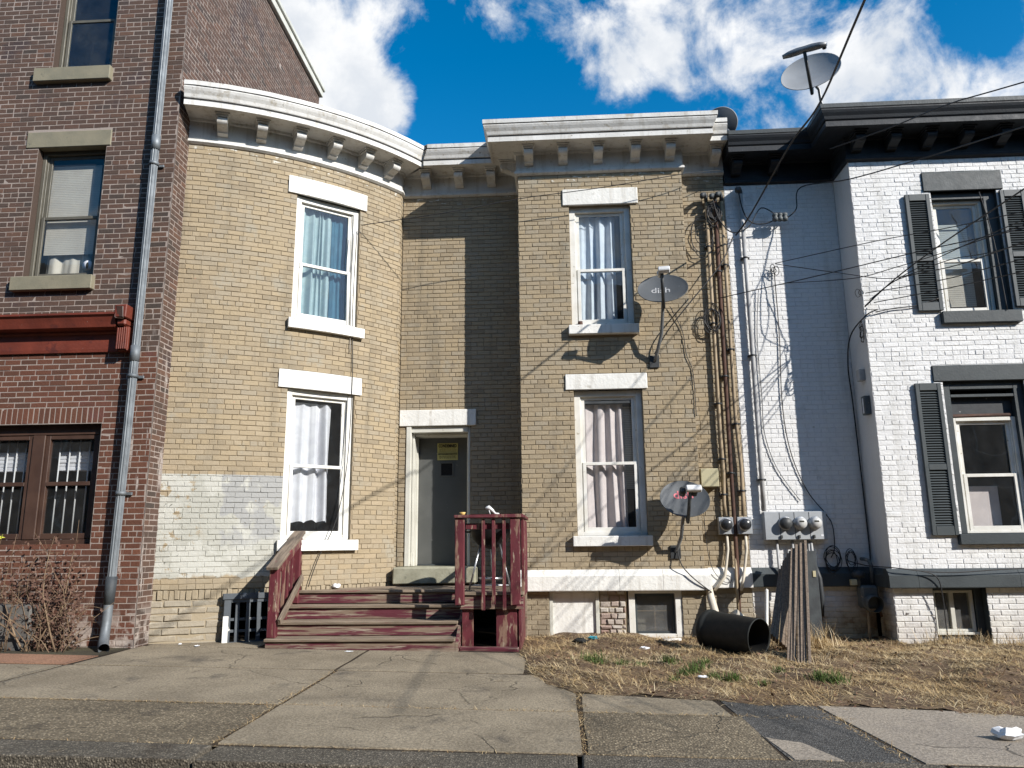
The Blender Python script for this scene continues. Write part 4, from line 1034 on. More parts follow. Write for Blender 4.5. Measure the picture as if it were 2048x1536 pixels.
# shutters
def shutter(u0, u1, z0, z1, tilt=0):
    p, t, n = WB.fr((u0+u1)/2); M = frame_m(Vector((p.x, p.y, 0)), t, n) ; wd = (u1-u0)/2
    mb = MB(); y0, y1 = -.048, -.006; st = .055; mid = z0+(z1-z0)*.44
    mb.cbox((-wd, y0, z0), (-wd+st, y1, z1), .006, M); mb.cbox((wd-st, y0, z0), (wd, y1, z1), .006, M)
    mb.cbox((-wd+st, y0+.002, z0), (wd-st, y1, z0+.12), .005, M); mb.cbox((-wd+st, y0+.002, z1-.10), (wd-st, y1, z1), .005, M); mb.cbox((-wd+st, y0+.002, mid-.04), (wd-st, y1, mid+.04), .005, M)
    mb.box((-wd+st, -.014, z0+.1), (wd-st, -.007, z1-.08), M)
    so = mb.build('shutter', MAT['slate_shutter'], wh_root)
    sm = MB(); L = wd-st-.001
    sm.add([(-L, -.040, -.013), (L, -.040, -.013), (L, -.016, .012), (-L, -.016, .012), (-L, -.036, -.018), (L, -.036, -.018), (L, -.012, .007), (-L, -.012, .007)], [(0, 1, 2, 3), (5, 4, 7, 6), (4, 5, 1, 0), (3, 2, 6, 7), (0, 3, 7, 4), (1, 5, 6, 2)])
    me = sm.mesh('slat', MAT['slate_shutter'])
    for za, zb in ((z0+.125, mid-.045), (mid+.045, z1-.105)):
        nsl = round((zb-za)/.0335)
        for k in range(nsl):
            o = bpy.data.objects.new('slat', me); COL.objects.link(o); o.matrix_basis = M @ Matrix.Translation((0, 0, za+(k+.5)*(zb-za)/nsl)); setup(o, so)
    sc = MB()
    for x in (-wd+.028, wd-.028):
        for z in (z0+.03, mid, z1-.03): sc.lathe([(0, -.003), (.007, -.003), (.008, 0)], 8, M @ Matrix.Translation((x, y0-.0005, z)) @ Matrix.Rotation(math.pi/2, 4, 'X'))
    sc.build('screw', MAT['black_paint'], so)
shutter(.715, 1.055, 4.33, 6.05); shutter(2.02, 2.36, 4.36, 6.07); shutter(.545, .885, 1.30, 3.315); shutter(2.04, 2.38, 1.32, 3.33)
# cellar window white house
M = frame_m(Vector((4.3, 10.62, 0)), (1, 0, 0), (0, -1, 0))
cwn = frame_mb(.545, 1.06, .08, .60, .04, .04, .035, .03, .06, .14, M); cwn.cbox((.765, .07, .115), (.82, .13, .57), .004, M); cwn.cbox((.53, .02, .045), (1.08, .15, .079), .006, M)
cwn = cwn.build('cellar_window', MAT['door_frame'], wh_root)
for a, b in ((.585, .765), (.82, 1.02)):
    q = MB(); q.box((a, .095, .115), (b, .10, .57), M); q.build('pane', MAT['glass_dirty'], cwn)
q = MB(); q.cbox((.505, .05, -.1), (1.10, .2, .044), .01, M); q.build('sill', MAT['slate_paint'], cwn)
q = frame_mb(.50, 1.16, -.1, .643, .035, .09, 0, .04, .03, .18, M); q.build('outer_frame', MAT['slate_paint'], cwn)
q = MB(); q.box((.4, .5, -.2), (1.4, .52, .66), M); q.build('cellar_back', MAT['plaster'], wh_root)
HW.finish()

# ============================================================ RED HOUSE
rd_root = thing('red_brick_house', 'tall dark red brick building with stone lintels and galvanised downspout', 'building', (-7, 10.5, 0))
HR = House(rd_root)
XL = -9.6
RF = Wall((XL, 9.22), (-5.03, 9.22)); RS = Wall((-5.03, 9.22), (-5.03, 15.0))
o5 = lambda x0, x1, z0, z1: (x0-XL, x1-XL, z0, z1)
ropen = [o5(-7.13, -5.94, 6.60, 6.835), o5(-6.955, -6.0, 4.735, 6.60), o5(-7.07, -5.965, 4.545, 4.735),
         o5(-6.90, -6.05, 7.78, 9.75), o5(-7.115, -6.02, 7.575, 7.78), o5(-7.13, -5.94, 9.75, 9.98),
         o5(-9.2, -5.68, 1.28, 2.785)]
CR = .0705
HR.wall(RF, 0, 4.57, 4.2, 11.08, ropen, 'red_brick', 'red_mortar', course=CR, L=.212, joint=.011, header=6, depth=.004, bev=.003, jit=.0025, dev=.002)
HR.wall(RF, 0, 4.57, -.1, 3.70, ropen+[o5(-9.2, -5.68, 2.785, 3.0)], 'red_low', 'red_mortar', course=CR, L=.212, joint=.011, header=7, depth=.004, bev=.003, jit=.0025, dev=.002)
HR.wall(RF, 0, 4.57, 3.70, 4.2, [], 'red_brick', 'red_mortar', course=CR, L=.212, joint=.011, header=6, depth=.004, bev=.003, jit=.0025, dev=.002); HR.backing(RF, o5(-9.2, 0, 0, 0)[0], o5(-5.68, 0, 0, 0)[0], 2.785, 3.0, [], 'red_mortar', .004)
u = o5(-9.19, 0, 0, 0)[0]
while u < o5(-5.70, 0, 0, 0)[0]:
    HR.bricks.append((RF, u+.034, 2.893, .058, .195, 'red_low', False, True, .004, .003, .002, .002)); u += .0705
HR.wall(RS, .02, 5.78, -.1, 11.08, [], 'red_brick', 'red_mortar', course=CR, L=.212, joint=.011, header=6, depth=.004, bev=.003, jit=.0025, dev=.002)
for q in ((-6.955, -6.0, 4.735, 6.60), (-6.90, -6.05, 7.78, 9.75), (-9.2, -5.68, 1.28, 2.785)):
    a, b, c, d = o5(*q); reveal(rd_root, 'red_brick', RF, a, b, c, d, .003, .22)
for q in ((-7.13, -5.94, 6.60, 6.835), (-7.13, -5.94, 9.75, 9.98)): stone(HR, RF, *o5(*q), .012, .12, 'lintel_stone', 'lintel')
for q in ((-7.07, -5.965, 4.545, 4.735), (-7.115, -6.02, 7.575, 7.78)): stone(HR, RF, *o5(*q), .075, .15, 'lintel_stone', 'sill')
cp = MB(); cp.cbox((-5.10, 9.15, 11.08), (-4.93, 15.1, 11.17), .01); cp.cbox((-5.08, 9.17, 10.93), (-4.965, 15.06, 11.079), .008); cp.build('coping', MAT['door_frame'], rd_root)
rb = MB(); rb.add([(XL, 9.3, 11.0), (-5.06, 9.3, 11.0), (-5.06, 15, 11.0), (XL, 15, 11.0)], [(0, 1, 2, 3)]); rb.build('roof', MAT['roof'], rd_root)
rr_ = MB()
rr_.add([(XL, 12, -.1), (-5.06, 12, -.1), (-5.06, 12, 11), (XL, 12, 11)], [(0, 1, 2, 3)])
for zf in (.6, 3.6, 7.2, 10.9): rr_.add([(XL, 9.5, zf), (-5.06, 9.5, zf), (-5.06, 12, zf), (XL, 12, zf)], [(0, 1, 2, 3)])
rr_.add([(XL, 9.2, -.1), (XL, 15, -.1), (XL, 15, 11), (XL, 9.2, 11)], [(0, 1, 2, 3)]); rr_.add([(XL, 15, -.1), (-5.03, 15, -.1), (-5.03, 15, 11), (XL, 15, 11)], [(0, 1, 2, 3)])
rr_.build('room_shell', MAT['room'], rd_root)
for (x0, x1, z0, z1, zm, gl, bz) in ((-6.955, -6.0, 4.737, 6.598, 5.62, 'glass', True), (-6.90, -6.05, 7.782, 9.748, 8.63, 'glass_blue', False)):
    win, M, (a, b, c, d) = sash_window(HR, RF, (x0+x1)/2-XL, x1-x0-.004, z0, z1, zm, .11, .05, ('olive_frame', 'olive_frame'), (gl, gl))
    if bz:
        bl = MB()
        for k in range(50): bl.box((a+.02, .22, c+.36+k*.026), (b-.10, .223, c+.36+k*.026+.0235), M)
        bl.build('blind', MAT['blind'], win)
        curtain_mb(a+.02, b-.15, c-.05, c+.42, .27, M, 3, .04, seed=9).build('curtain', MAT['blind'], win)
        st_ = MB(); st_.lathe([(0, .0), (.072, 0), (.073, .002), (0, .0025)], 24, M @ Matrix.Translation((b-.10, .125, c+.16)) @ Matrix.Rotation(math.pi/2, 4, 'X')); st_.build('sticker', MAT['paper_white'], win)
        st_ = MB(); st_.lathe([(0, .0), (.03, 0), (.031, .002), (0, .0025)], 12, M @ Matrix.Translation((b-.10, .1225, c+.16)) @ Matrix.Rotation(math.pi/2, 4, 'X'), sx=.6, sy=1.5); st_.build('sticker_mark', MAT['ink'], win)
# shop window: brown frames with bars behind
M = frame_m(Vector((0, 9.22, 0)), (1, 0, 0), (0, -1, 0))
sw = MB()
sw.cbox((-9.19, .10, 2.66), (-5.682, .22, 2.784), .006, M); sw.cbox((-9.19, .10, 1.281), (-5.682, .22, 1.36), .006, M)
for x in (-9.19, -7.93, -6.615, -5.76): sw.cbox((x, .09, 1.361), (x+(.16 if -9 < x < -6 else .075), .215, 2.659), .006, M)
sw = sw.build('shop_window', MAT['brown_frame'], rd_root)
for x0, x1 in ((-9.11, -7.94), (-7.76, -6.62), (-6.45, -5.765)):
    s1 = frame_mb(x0, x1, 1.365, 2.655, .055, .055, .07, .05, .11, .17, M); s1.cbox((x0+.056, .105, 2.02), (x1-.056, .165, 2.07), .004, M); s1.build('sash', MAT['brown_frame'], sw)
    q = MB(); q.box((x0+.05, .145, 1.43), (x1-.05, .149, 2.61), M); q.build('pane', MAT['glass'], sw)
    n = max(3, int((x1-x0)/.125))
    for k in range(n):
        xx = x0+.09+k*(x1-x0-.16)/(n-1); q = MB(); q.tube([M @ Vector((xx, .27, 1.32)), M @ Vector((xx, .27, 2.72))], .0095, 6); q.build('security_bar', MAT['lnb_white'], sw)
    curtain = MB(); 
    for k in range(5): curtain.cbox((x0+.06, .30+.004*(k % 2), 2.22+k*.05), (x1-.14, .325+.004*(k % 2), 2.275+k*.05), .01, M, .004)
    curtain.build('folded_shade', MAT['curtain_white'], sw)
# red painted shop cornice with end bracket
pr = [(-.0, 3.70), (-.03, 3.70), (-.035, 3.74), (-.035, 3.93), (-.06, 3.95), (-.06, 3.975), (-.17, 3.99), (-.19, 4.06), (-.21, 4.12), (-.235, 4.14), (-.235, 4.165), (0, 4.215)]
sc = MB(); n = len(pr)
vs = [(XL, 9.22+y, z) for y, z in pr]+[(-5.52, 9.22+y, z) for y, z in pr]
sc.add(vs, [(k, (k+1) % n, n+(k+1) % n, n+k) for k in range(n)]+[tuple(reversed(range(n))), tuple(range(n, 2*n))])
sc = sc.build('shop_cornice', MAT['red_paint'], rd_root)
eb = MB()
eb.cbox((-5.518, 8.98, 4.09), (-5.36, 9.219, 4.26), .01, None, .004)
for k in range(5): eb.cbox((-5.505+k*.027, 9.06, 3.70), (-5.485+k*.027, 9.10, 3.99), .005)
eb.cbox((-5.51, 9.10, 3.69), (-5.372, 9.219, 4.0), .006); eb.cbox((-5.50, 9.02, 4.0), (-5.38, 9.219, 4.088), .02)
eb.build('end_bracket', MAT['red_paint'], sc)
hl = MB(); hl.cbox((-5.49, 8.972, 4.08), (-5.39, 9.0, 4.25), .02, None, .012); hl.build('rotten_block', MAT['brown_frame'], sc)
HR.finish()

# downspout
ds = thing('downspout', 'ribbed galvanised downspout running down the corner of the red brick building', 'downspout', (-5.26, 9.12, 0))
mb = MB()
def ribbed(path, r, n=20):
    m2 = MB(); pts = [Vector(p) for p in path]
    for i, p in enumerate(pts):
        t = (pts[min(i+1, len(pts)-1)]-pts[max(0, i-1)]).normalized()
        ax = Vector((1, 0, 0)); ax = (ax-t*ax.dot(t)).normalized(); ay = t.cross(ax)
        for k in range(n*2):
            a = 2*math.pi*k/(n*2); rr = r*(1+(.07 if (k//2) % 2 else -.06)); m2.v.append(tuple(p+(ax*math.cos(a)+ay*math.sin(a))*rr))
    N = n*2
    for i in range(len(pts)-1):
        for k in range(N): m2.f.append((i*N+k, i*N+(k+1) % N, (i+1)*N+(k+1) % N, (i+1)*N+k)); m2.sm.append(False)
    return m2
ribbed([(-5.25, 9.125, 11.0), (-5.255, 9.125, 7.0), (-5.27, 9.125, 4.2), (-5.285, 9.125, 2.5), (-5.31, 9.125, .86)], .048).build('pipe', MAT['galv'], ds)
for z, x in ((9.7, -5.25), (6.25, -5.257), (3.36, -5.276), (1.9, -5.292)):
    q = MB(); q.tube([(x, 9.125, z-.022), (x, 9.125, z+.022)], .061, 18); q.cbox((x-.10, 9.19, z-.018), (x+.10, 9.212, z+.018), .003); q.build('strap', MAT['galv'], ds)
for z, x in ((6.45, -5.257), (3.55, -5.276)):
    q = MB(); q.tube([(x, 9.125, z), (x, 9.125, z+.20)], .0575, 18); q.build('coupling', MAT['galv'], ds)
q = MB(); q.tube([(-5.31, 9.125, .92), (-5.315, 9.12, .60)], [.066, .058], 16); q.build('boot', MAT['cast_dark'], ds)
q = MB(); q.tube([(-5.315, 9.12, .62), (-5.32, 9.12, .42), (-5.31, 9.09, .26), (-5.25, 8.98, .16), (-5.17, 8.86, .13)], [.055, .055, .056, .058, .06], 14, cap=False); q.build('shoe', MAT['galv'], ds)

# ============================================================ PORCH STEPS
pc = thing('porch_steps', 'weathered maroon wooden steps and landing leading to the grey door', 'steps', (-2.4, 10.2, 0))
XA, XB, XG = -3.53, -1.24, -.46
def gb(x): return gz(x, 9.5)
run, rise = .28, .172
for k in range(4):
    yf = 9.42+run*k; zt = .17*(k+1)
    b = MB()
    if k < 3:
        b.cbox((XA, yf-.03, zt-.038), (XB, yf+.13, zt), .006, None, .003); b.build('tread', MAT['grey_wood'], pc)
        b = MB(); b.cbox((XA, yf+.138, zt-.038), (XB, yf+run+.02, zt-.001), .006, None, .003); b.build('tread', MAT['grey_wood'], pc)
    b = MB(); b.cbox((XA+.01, yf, zt-.17+(0 if k else -.08)+.004), (XB-.005, yf+.022, zt-.040), .004, None, .003); b.build('riser', MAT['maroon_step'], pc)
for k in range(5):
    y0 = 10.235+k*.192; b = MB(); b.cbox((-3.50 if k else XA, y0, .642), (XG, y0+.184, .68+random.uniform(-.002, .002)), .006, None, .003); b.build('deck_board', MAT['grey_wood'], pc)
for k in range(3):
    y0 = 9.605+k*.21; b = MB(); b.cbox((XB+.04, y0, .642), (XG+.03, y0+.202, .682+random.uniform(-.003, .003)), .006, None, .003); b.build('deck_board', MAT['grey_wood'], pc)
b = MB(); b.cbox((XB+.03, 9.63, .48), (XG+.02, 9.668, .640), .004, None, .003); b.build('fascia', MAT['maroon_step'], pc)
b = MB(); b.cbox((XB+.04, 9.50, gz(-.8, 9.5)-.04), (-.50, 9.60, .055), .008, None, .006); b.build('base_plank', MAT['maroon_step'], pc)
def side_board(x, th, name='stringer'):
    q = MB(); poly = [(9.425, -.05), (10.26, -.05), (10.26, .64), (9.99, .46), (9.71, .29), (9.43, .12)]
    n = len(poly); vs = [(x, y, z) for y, z in poly]+[(x+th, y, z) for y, z in poly]
    q.add(vs, [(k, (k+1) % n, n+(k+1) % n, n+k) for k in range(n)]+[tuple(reversed(range(n))), tuple(range(n, 2*n))]); q.build(name, MAT['maroon_step'], pc)
side_board(XB+.002, .035); side_board(XA+.012, .035)
for x0, x1 in ((-1.19, -1.05), (-.77, -.52)):
    b = MB(); b.cbox((x0, 9.675, -.02), (x1, 9.71, .477), .004, None, .003); b.build('skirt_board', MAT['maroon'], pc)
b = MB(); b.cbox((-.50, 9.70, -.02), (-.465, 10.9, .636), .004, None, .003); b.build('side_skirt', MAT['maroon'], pc)
for x, y in ((-3.48, 10.95), (-.53, 10.75)):
    b = MB(); b.cbox((x, y, -.05), (x+.09, y+.09, .64), .004); b.build('post', MAT['grey_wood'], pc)
# guard rail on the right
yg = 9.60
for x0, x1 in ((-1.262, -1.146), (-.588, -.466)):
    b = MB(); b.cbox((x0, yg-.06, .53), (x1, yg+.0, 1.563), .008, None, .004); b.build('post', MAT['maroon'], pc)
b = MB(); b.cbox((-1.275, yg-.085, 1.566), (-.418, yg+.06, 1.608), .006, None, .004); b.build('top_rail', MAT['maroon'], pc)
b = MB(); b.cbox((-1.14, yg+.002, 1.43), (-.595, yg+.035, 1.503), .005); b.build('rail', MAT['maroon'], pc)
for x, z in ((-.917, .472), (-.79, .541), (-.662, .471)):
    b = MB(); b.cbox((x-.021, yg-.048, z), (x+.021, yg-.008, 1.556), .004, None, .002); b.build('baluster', MAT['maroon'], pc)
for k in range(6):
    b = MB(); b.cbox((-.462, yg+.14+k*.19, .62), (-.425, yg+.18+k*.19, 1.55), .004, None, .002); b.build('baluster', MAT['maroon'], pc)
b = MB(); b.cbox((-.49, yg+.062, 1.566), (-.405, yg+1.20, 1.604), .006); b.build('top_rail', MAT['maroon'], pc)
b = MB(); b.cbox((-1.24, yg+.30, .684), (-1.19, yg+.35, .98), .005, None, .003); b.build('stub_post', MAT['maroon'], pc)
# sloping rail on the left
def plank(p, q, w, h, mat, name, par, b=.005):
    p, q = Vector(p), Vector(q); t = (q-p); L = t.length; t.normalize(); sx = Vector((1, 0, 0)); sx = (sx-t*sx.dot(t)).normalized(); n = t.cross(sx) 
    if n.z < 0: n = -n; sx = -sx
    Mx = Matrix((sx, t, n)).transposed().to_4x4(); Mx.translation = p
    m = MB(); m.cbox((-w/2, 0, -h/2), (w/2, L, h/2), b, Mx, .003); return m.build(name, MAT[mat], par)
xl = -3.47
b = MB(); b.cbox((xl-.055, 9.46, .172), (xl+.055, 9.555, 1.03), .008, None, .005); b.build('post', MAT['maroon'], pc)
b = MB(); b.cbox((xl-.045, 10.22, .52), (xl+.065, 10.31, 1.36), .008, None, .004); b.build('post', MAT['maroon'], pc)
plank((xl, 9.40, .985), (xl+.01, 10.34, 1.435), .15, .038, 'grey_rail', 'top_rail', pc)
plank((xl+.05, 9.55, .985), (xl+.055, 10.23, 1.31), .035, .09, 'maroon', 'rail', pc)
for k in range(4):
    y = 9.66+k*.145; zt = .985+(y-9.40)*.478-.02; zb = .34+(.17 if y > 9.97 else 0)
    b = MB(); b.cbox((xl-.02, y-.02, zb), (xl+.02, y+.02, zt), .004, None, .003); b.build('baluster', MAT['maroon'], pc)
plank((xl+.10, 9.45, .36), (xl+.10, 10.24, .86), .035, .075, 'grey_rail', 'brace', pc)

# black gate leaning at the crawl-space opening
M = frame_m(Vector((*ARC.P(2.42, .09, 0)[:2], 0)), ARC.fr(2.42)[1], ARC.fr(2.42)[2]) @ Matrix.Rotation(R(-3), 4, 'X')
gt = frame_mb(-.40, .42, .02, .66, .085, .06, .07, .10, -.02, .03, M)
gt.cbox((-.42, -.035, .60), (.44, .03, .675), .006, M)
gate = gt.build('slatted_gate', MAT['gate_wood'], None, label='dark slatted gate panel standing against the round wall beside the steps', cat='gate')
for k in range(5):
    q = MB(); q.cbox((-.26+k*.13, -.012, .06), (-.21+k*.13, .012, .60), .003, M); q.build('slat', MAT['gate_wood'], gate)
for z in (.20, .34):
    q = MB(); q.cbox((-.32, .0125, z), (.37, .03, z+.035), .003, M); q.build('cross_slat', MAT['gate_wood'], gate)
q = MB(); q.cbox((-.405, -.024, .03), (-.34, -.0205, .40), .001, M); q.build('bare_edge', MAT['stone_white'], gate)

# kettle grill on the landing
gr = thing('kettle_grill', 'black kettle barbecue on tripod legs behind the maroon railing', 'grill', (-.88, 10.2, .68))
b = MB(); T = Matrix.Translation((-.88, 10.2, 1.47)); Rr = .278
pf = [(.02, -.285)] + [(Rr*math.sin(a), -.28*math.cos(a)+.0) for a in [R(q) for q in range(10, 91, 8)]] + [(Rr+.012, .0), (Rr+.012, .02), (Rr-.01, .02), (Rr-.012, 0)] + [((Rr-.014)*math.sin(a), -.27*math.cos(a)) for a in [R(q) for q in range(88, 8, -10)]]
b.lathe(pf, 32, T); b.build('bowl', MAT['black_enamel'], gr)
b = MB(); b.lathe([(Rr-.012, -.012), (Rr-.012, -.006), (0, -.006)], 32, T); b.build('grate', MAT['steel'], gr)
for sx in (-1, 1):
    b = MB(); b.tube([(-.88+sx*.26, 10.12, 1.41), (-.88+sx*.32, 10.08, 1.41), (-.88+sx*.32, 10.28, 1.41), (-.88+sx*.26, 10.26, 1.41)], .011, 8); b.build('handle', MAT['dark_metal'], gr)
for p0, p1 in (((-1.00, 10.12, 1.26), (-1.14, 10.02, .69)), ((-.76, 10.12, 1.26), (-.61, 10.02, .69)), ((-.88, 10.32, 1.26), (-.88, 10.46, .69))):
    b = MB(); b.tube([p0, p1], .0125, 8); b.build('leg', MAT['steel'], gr)
b = MB(); b.tube([(-1.13, 10.03, .74), (-.62, 10.03, .74)], .008, 6); b.tube([(-1.13, 10.03, .74), (-.88, 10.45, .74), (-.62, 10.03, .74)], .006, 6); b.build('crossbar', MAT['steel'], gr)
b = MB(); b.lathe([(0, 0), (.14, .0), (.165, .03), (.15, .028), (.13, .01), (0, .01)], 20, Matrix.Translation((-.88, 10.2, .80))); b.build('ash_catcher', MAT['steel'], gr)
# things on the rail
b = MB(); b.lathe([(0, 0), (.028, 0), (.03, .008), (.04, .032), (.036, .033), (.024, .012), (0, .012)], 12, Matrix.Translation((-1.175, 9.59, 1.608)))
b.build('small_cup', MAT['yellow_bit'], None, label='tiny yellow cup on the left end of the maroon railing', cat='cup')
def crumple(name, c, s, mat, seed, label, cat, n=26, flat=.6):
    r = random.Random(seed); b = MB(); nu, nv = 9, 6
    ph = [[r.uniform(.55, 1.15) for _ in range(nu)] for _ in range(nv+1)]
    vs = []; 
    for j in range(nv+1):
        th = math.pi*j/nv
        for i in range(nu):
            a = 2*math.pi*i/nu; k = ph[j][i] if 0 < j < nv else .8
            vs.append((c[0]+s[0]*math.sin(th)*math.cos(a)*k, c[1]+s[1]*math.sin(th)*math.sin(a)*k, c[2]+s[2]*(1-math.cos(th))*.5*k))
    fs = [(j*nu+i, j*nu+(i+1) % nu, (j+1)*nu+(i+1) % nu, (j+1)*nu+i) for j in range(nv) for i in range(nu)]
    b.add(vs, fs); return b.build(name, MAT[mat], None, label=label, cat=cat)
b = MB(); b.tube([(-.885, 9.57, 1.685), (-.85, 9.58, 1.695), (-.805, 9.59, 1.66), (-.77, 9.595, 1.620), (-.72, 9.60, 1.618)], [.015, .028, .020, .014, .008], 9)
b.tube([(-.85, 9.58, 1.68), (-.83, 9.57, 1.612)], .007, 6)
b.build('crushed_bottle', MAT['lnb_white'], None, label='crumpled clear plastic scrap on top of the maroon railing', cat='litter')

# ============================================================ SATELLITE DISHES
def dish(name, label, c, axis, rad, mats, mast, lnb='single', logo=None, roll_=0, group='satellite dishes', flip=False):
    """c: centre of the reflector; axis: where it points"""
    root = thing(name, label, 'satellite dish', mast[-1], group)
    ax = Vector(axis).normalized(); xx = Vector((0, 0, 1)).cross(ax).normalized(); yy = ax.cross(xx)
    Mx = Matrix((xx, yy, ax)).transposed().to_4x4(); Mx.translation = c; Mx = Mx @ Matrix.Rotation(roll_, 4, 'Z')
    prof = [(rad*k/8, .10*rad*2*(k/8)**2-.10*rad*2) for k in range(9)]
    b = MB(); b.lathe(prof + [(rad*1.015, .004), (rad*1.02, -.006), (rad*.985, -.010)], 40, Mx, True, 1, .94); ref = b.build('reflector', mats[0] and MAT[mats[0]], root)
    b = MB(); b.lathe([(r, z-.008) for r, z in prof], 40, Mx, True, 1, .94); b.f = [list(reversed(f)) for f in b.f]; b.build('reflector_back', MAT[mats[1]], root)
    back = Mx @ Vector((0, -.15*rad, -.24*rad)); b = MB()
    b.cbox((-.05, -.20*rad-.10, -.27*rad), (.05, -.20*rad+.14, -.20*rad), .01, Mx); b.build('bracket', MAT['dark_metal'], root)
    low = Vector((0, -rad*.95, -.02)); tip = Vector((0, -rad*.55, rad*1.18))
    p0 = Mx @ Vector((0, -.25*rad, -.25*rad)); p1 = Mx @ low; p2 = Mx @ tip
    b = MB(); b.tube([p0, Mx @ Vector((0, -rad*1.0, -.09)), p2], [.020, .024, .024], 8); b.build('feed_arm', MAT['dark_metal'], root)
    if lnb == 'single':
        b = MB(); b.cbox((-.05, -rad*.55-.04, rad*1.14), (.11, -rad*.55+.05, rad*1.34), .012, Mx); lo = b.build('feed_head', MAT['lnb_white'], root)
        b = MB(); b.lathe([(0, -.08), (.032, -.075), (.036, 0), (0, 0)], 14, Mx @ Matrix.Translation((-.03, -rad*.55+.01, rad*1.14))); b.build('feed_horn', MAT['lnb_white'], lo)
    elif lnb == 'twin':
        b = MB(); b.cbox((-.06, -rad*.55-.04, rad*1.14), (.14, -rad*.55+.05, rad*1.34), .012, Mx); lo = b.build('feed_head', MAT['lnb_white'], root)
        for x in (-.09, .06):
            b = MB(); b.lathe([(0, -.10), (.042, -.095), (.046, 0), (0, 0)], 14, Mx @ Matrix.Translation((x, -rad*.55+.02, rad*1.14))); b.build('feed_horn', MAT['dark_metal'], lo)
    elif lnb == 'bar':
        b = MB(); pts = [Mx @ Vector((x, -rad*.55+.05*math.cos(x*4), rad*1.2)) for x in (-.30, -.2, -.1, 0, .1, .2, .30)]
        b.tube(pts, [.030, .05, .055, .05, .055, .05, .03], 10); lo = b.build('feed_head', MAT['mast_grey'], root)
        b = MB(); b.lathe([(0, -.05), (.03, -.045), (.03, 0), (0, 0)], 12, Mx @ Matrix.Translation((.26, -rad*.5, rad*1.17))); b.build('feed_horn', MAT['dark_metal'], lo)
    b = MB(); b.tube([p0] + [Vector(q) for q in mast], .024, 10); b.build('mast', MAT['mast_grey'], root)
    f = Vector(mast[-1]); b = MB(); b.cbox((f.x-.07, f.y-.012, f.z-.09), (f.x+.07, f.y+.012, f.z+.09), .004); b.build('mount_plate', MAT['dark_metal'], root)
    if logo:
        txt, mt, sz, off = logo
        q = text_mesh(txt, sz, Matrix.Identity(4), .0006, .002)
        # wrap the lettering onto the bowl
        out = MB()
        for (x, y, z) in q.v:
            lx, ly = (x+off[0]), (z+off[1]); zz = .20*rad*((lx*lx+(ly/.94)**2)/rad**2)-.20*rad+.003
            out.v.append(tuple(Mx @ Vector((lx, ly, zz+(-y)*1.0))))
        out.f = q.f; out.sm = q.sm
        out.build('logo', MAT[mt], root)
    return root
dish('satellite_dish', 'grey dish with pale lettering mounted above the lower window of the square bay', (1.545, 10.42, 4.75), (-.12, -.79, .60), .345, ('dish_grey', 'dish_back'),
     [(1.55, 10.60, 4.42), (1.53, 10.66, 4.15), (1.46, 10.84, 3.86), (1.44, 10.885, 3.80)], 'single', ('dish', 'logo_grey', .17, (-.03, -.02)))
dish('satellite_dish', 'grey dish with red lettering mounted low beside the lower bay window', (1.70, 10.48, 1.82), (.02, -.80, .60), .325, ('dish_grey', 'dish_back'),
     [(1.68, 10.64, 1.52), (1.66, 10.70, 1.32), (1.62, 10.86, 1.16), (1.60, 10.885, 1.12)], 'twin', ('dish', 'logo_red', .17, (.0, .05)))
dish('satellite_dish', 'pale dish with boomerang feed on the roof edge of the white house', (3.90, 10.5, 8.09), (-.40, -.82, .40), .42, ('dish_light', 'dish_back'),
     [(4.02, 10.56, 7.82), (4.04, 10.58, 7.62), (4.12, 10.6, 7.40), (4.14, 10.61, 7.30)], 'bar', None, R(0))
dish('satellite_dish', 'dark dish seen from behind at the right end of the square bay roof', (2.80, 11.60, 7.93), (.45, .78, .42), .27, ('dish_light', 'dish_back'),
     [(2.86, 11.45, 7.72), (2.95, 11.42, 7.55), (2.95, 11.45, 7.38)], 'single')

# ============================================================ ELECTRIC AND GAS SERVICE
YS = 11.12
def weatherhead(x, y, z, par, mat='cast_dark'):
    b = MB(); b.tube([(x, y, z-.04), (x, y-.005, z+.04), (x-.03, y-.05, z+.07), (x-.07, y-.10, z+.04), (x-.08, y-.115, z-.01)], [.026, .030, .036, .038, .030], 10); b.build('weatherhead', MAT[mat], par)
def conduit(label, pts, r, mat, straps=(), head=True):
    root = thing('conduit', label, 'conduit', pts[-1], 'electric conduits up the wall')
    b = MB(); b.tube(pts, r, 10); b.build('pipe', MAT[mat], root)
    if head: weatherhead(*pts[0], root)
    for z in straps:
        for (a, c) in zip(pts[:-1], pts[1:]):
            if min(a[2], c[2]) <= z <= max(a[2], c[2]):
                f = (z-a[2])/(c[2]-a[2]+1e-9); x = a[0]+(c[0]-a[0])*f; y = a[1]+(c[1]-a[1])*f
                q = MB(); q.cbox((x-r-.03, y+.0, z-.012), (x+r+.03, YS-.002, z+.012), .003); q.tube([(x, y, z-.012), (x, y, z+.012)], r+.005, 12); q.build('strap', MAT['dark_metal'], root)
    return root
conduit('tan painted conduit, leftmost of the four rising beside the square bay', [(2.36, 11.06, 6.35), (2.35, 11.06, 4.0), (2.345, 11.06, 2.8), (2.355, 11.06, 2.2), (2.335, 11.06, 1.78), (2.345, 11.06, 1.60)], .025, 'conduit_tan', (5.6, 4.4, 3.2, 2.4, 1.9))
conduit('rusty brown conduit, second of the four rising beside the square bay', [(2.495, 11.055, 6.33), (2.475, 11.055, 4.6), (2.46, 11.055, 2.6), (2.455, 11.055, 1.0), (2.44, 11.03, .55), (2.43, 11.03, .05)], .028, 'rust', (5.2, 3.6, 2.2))
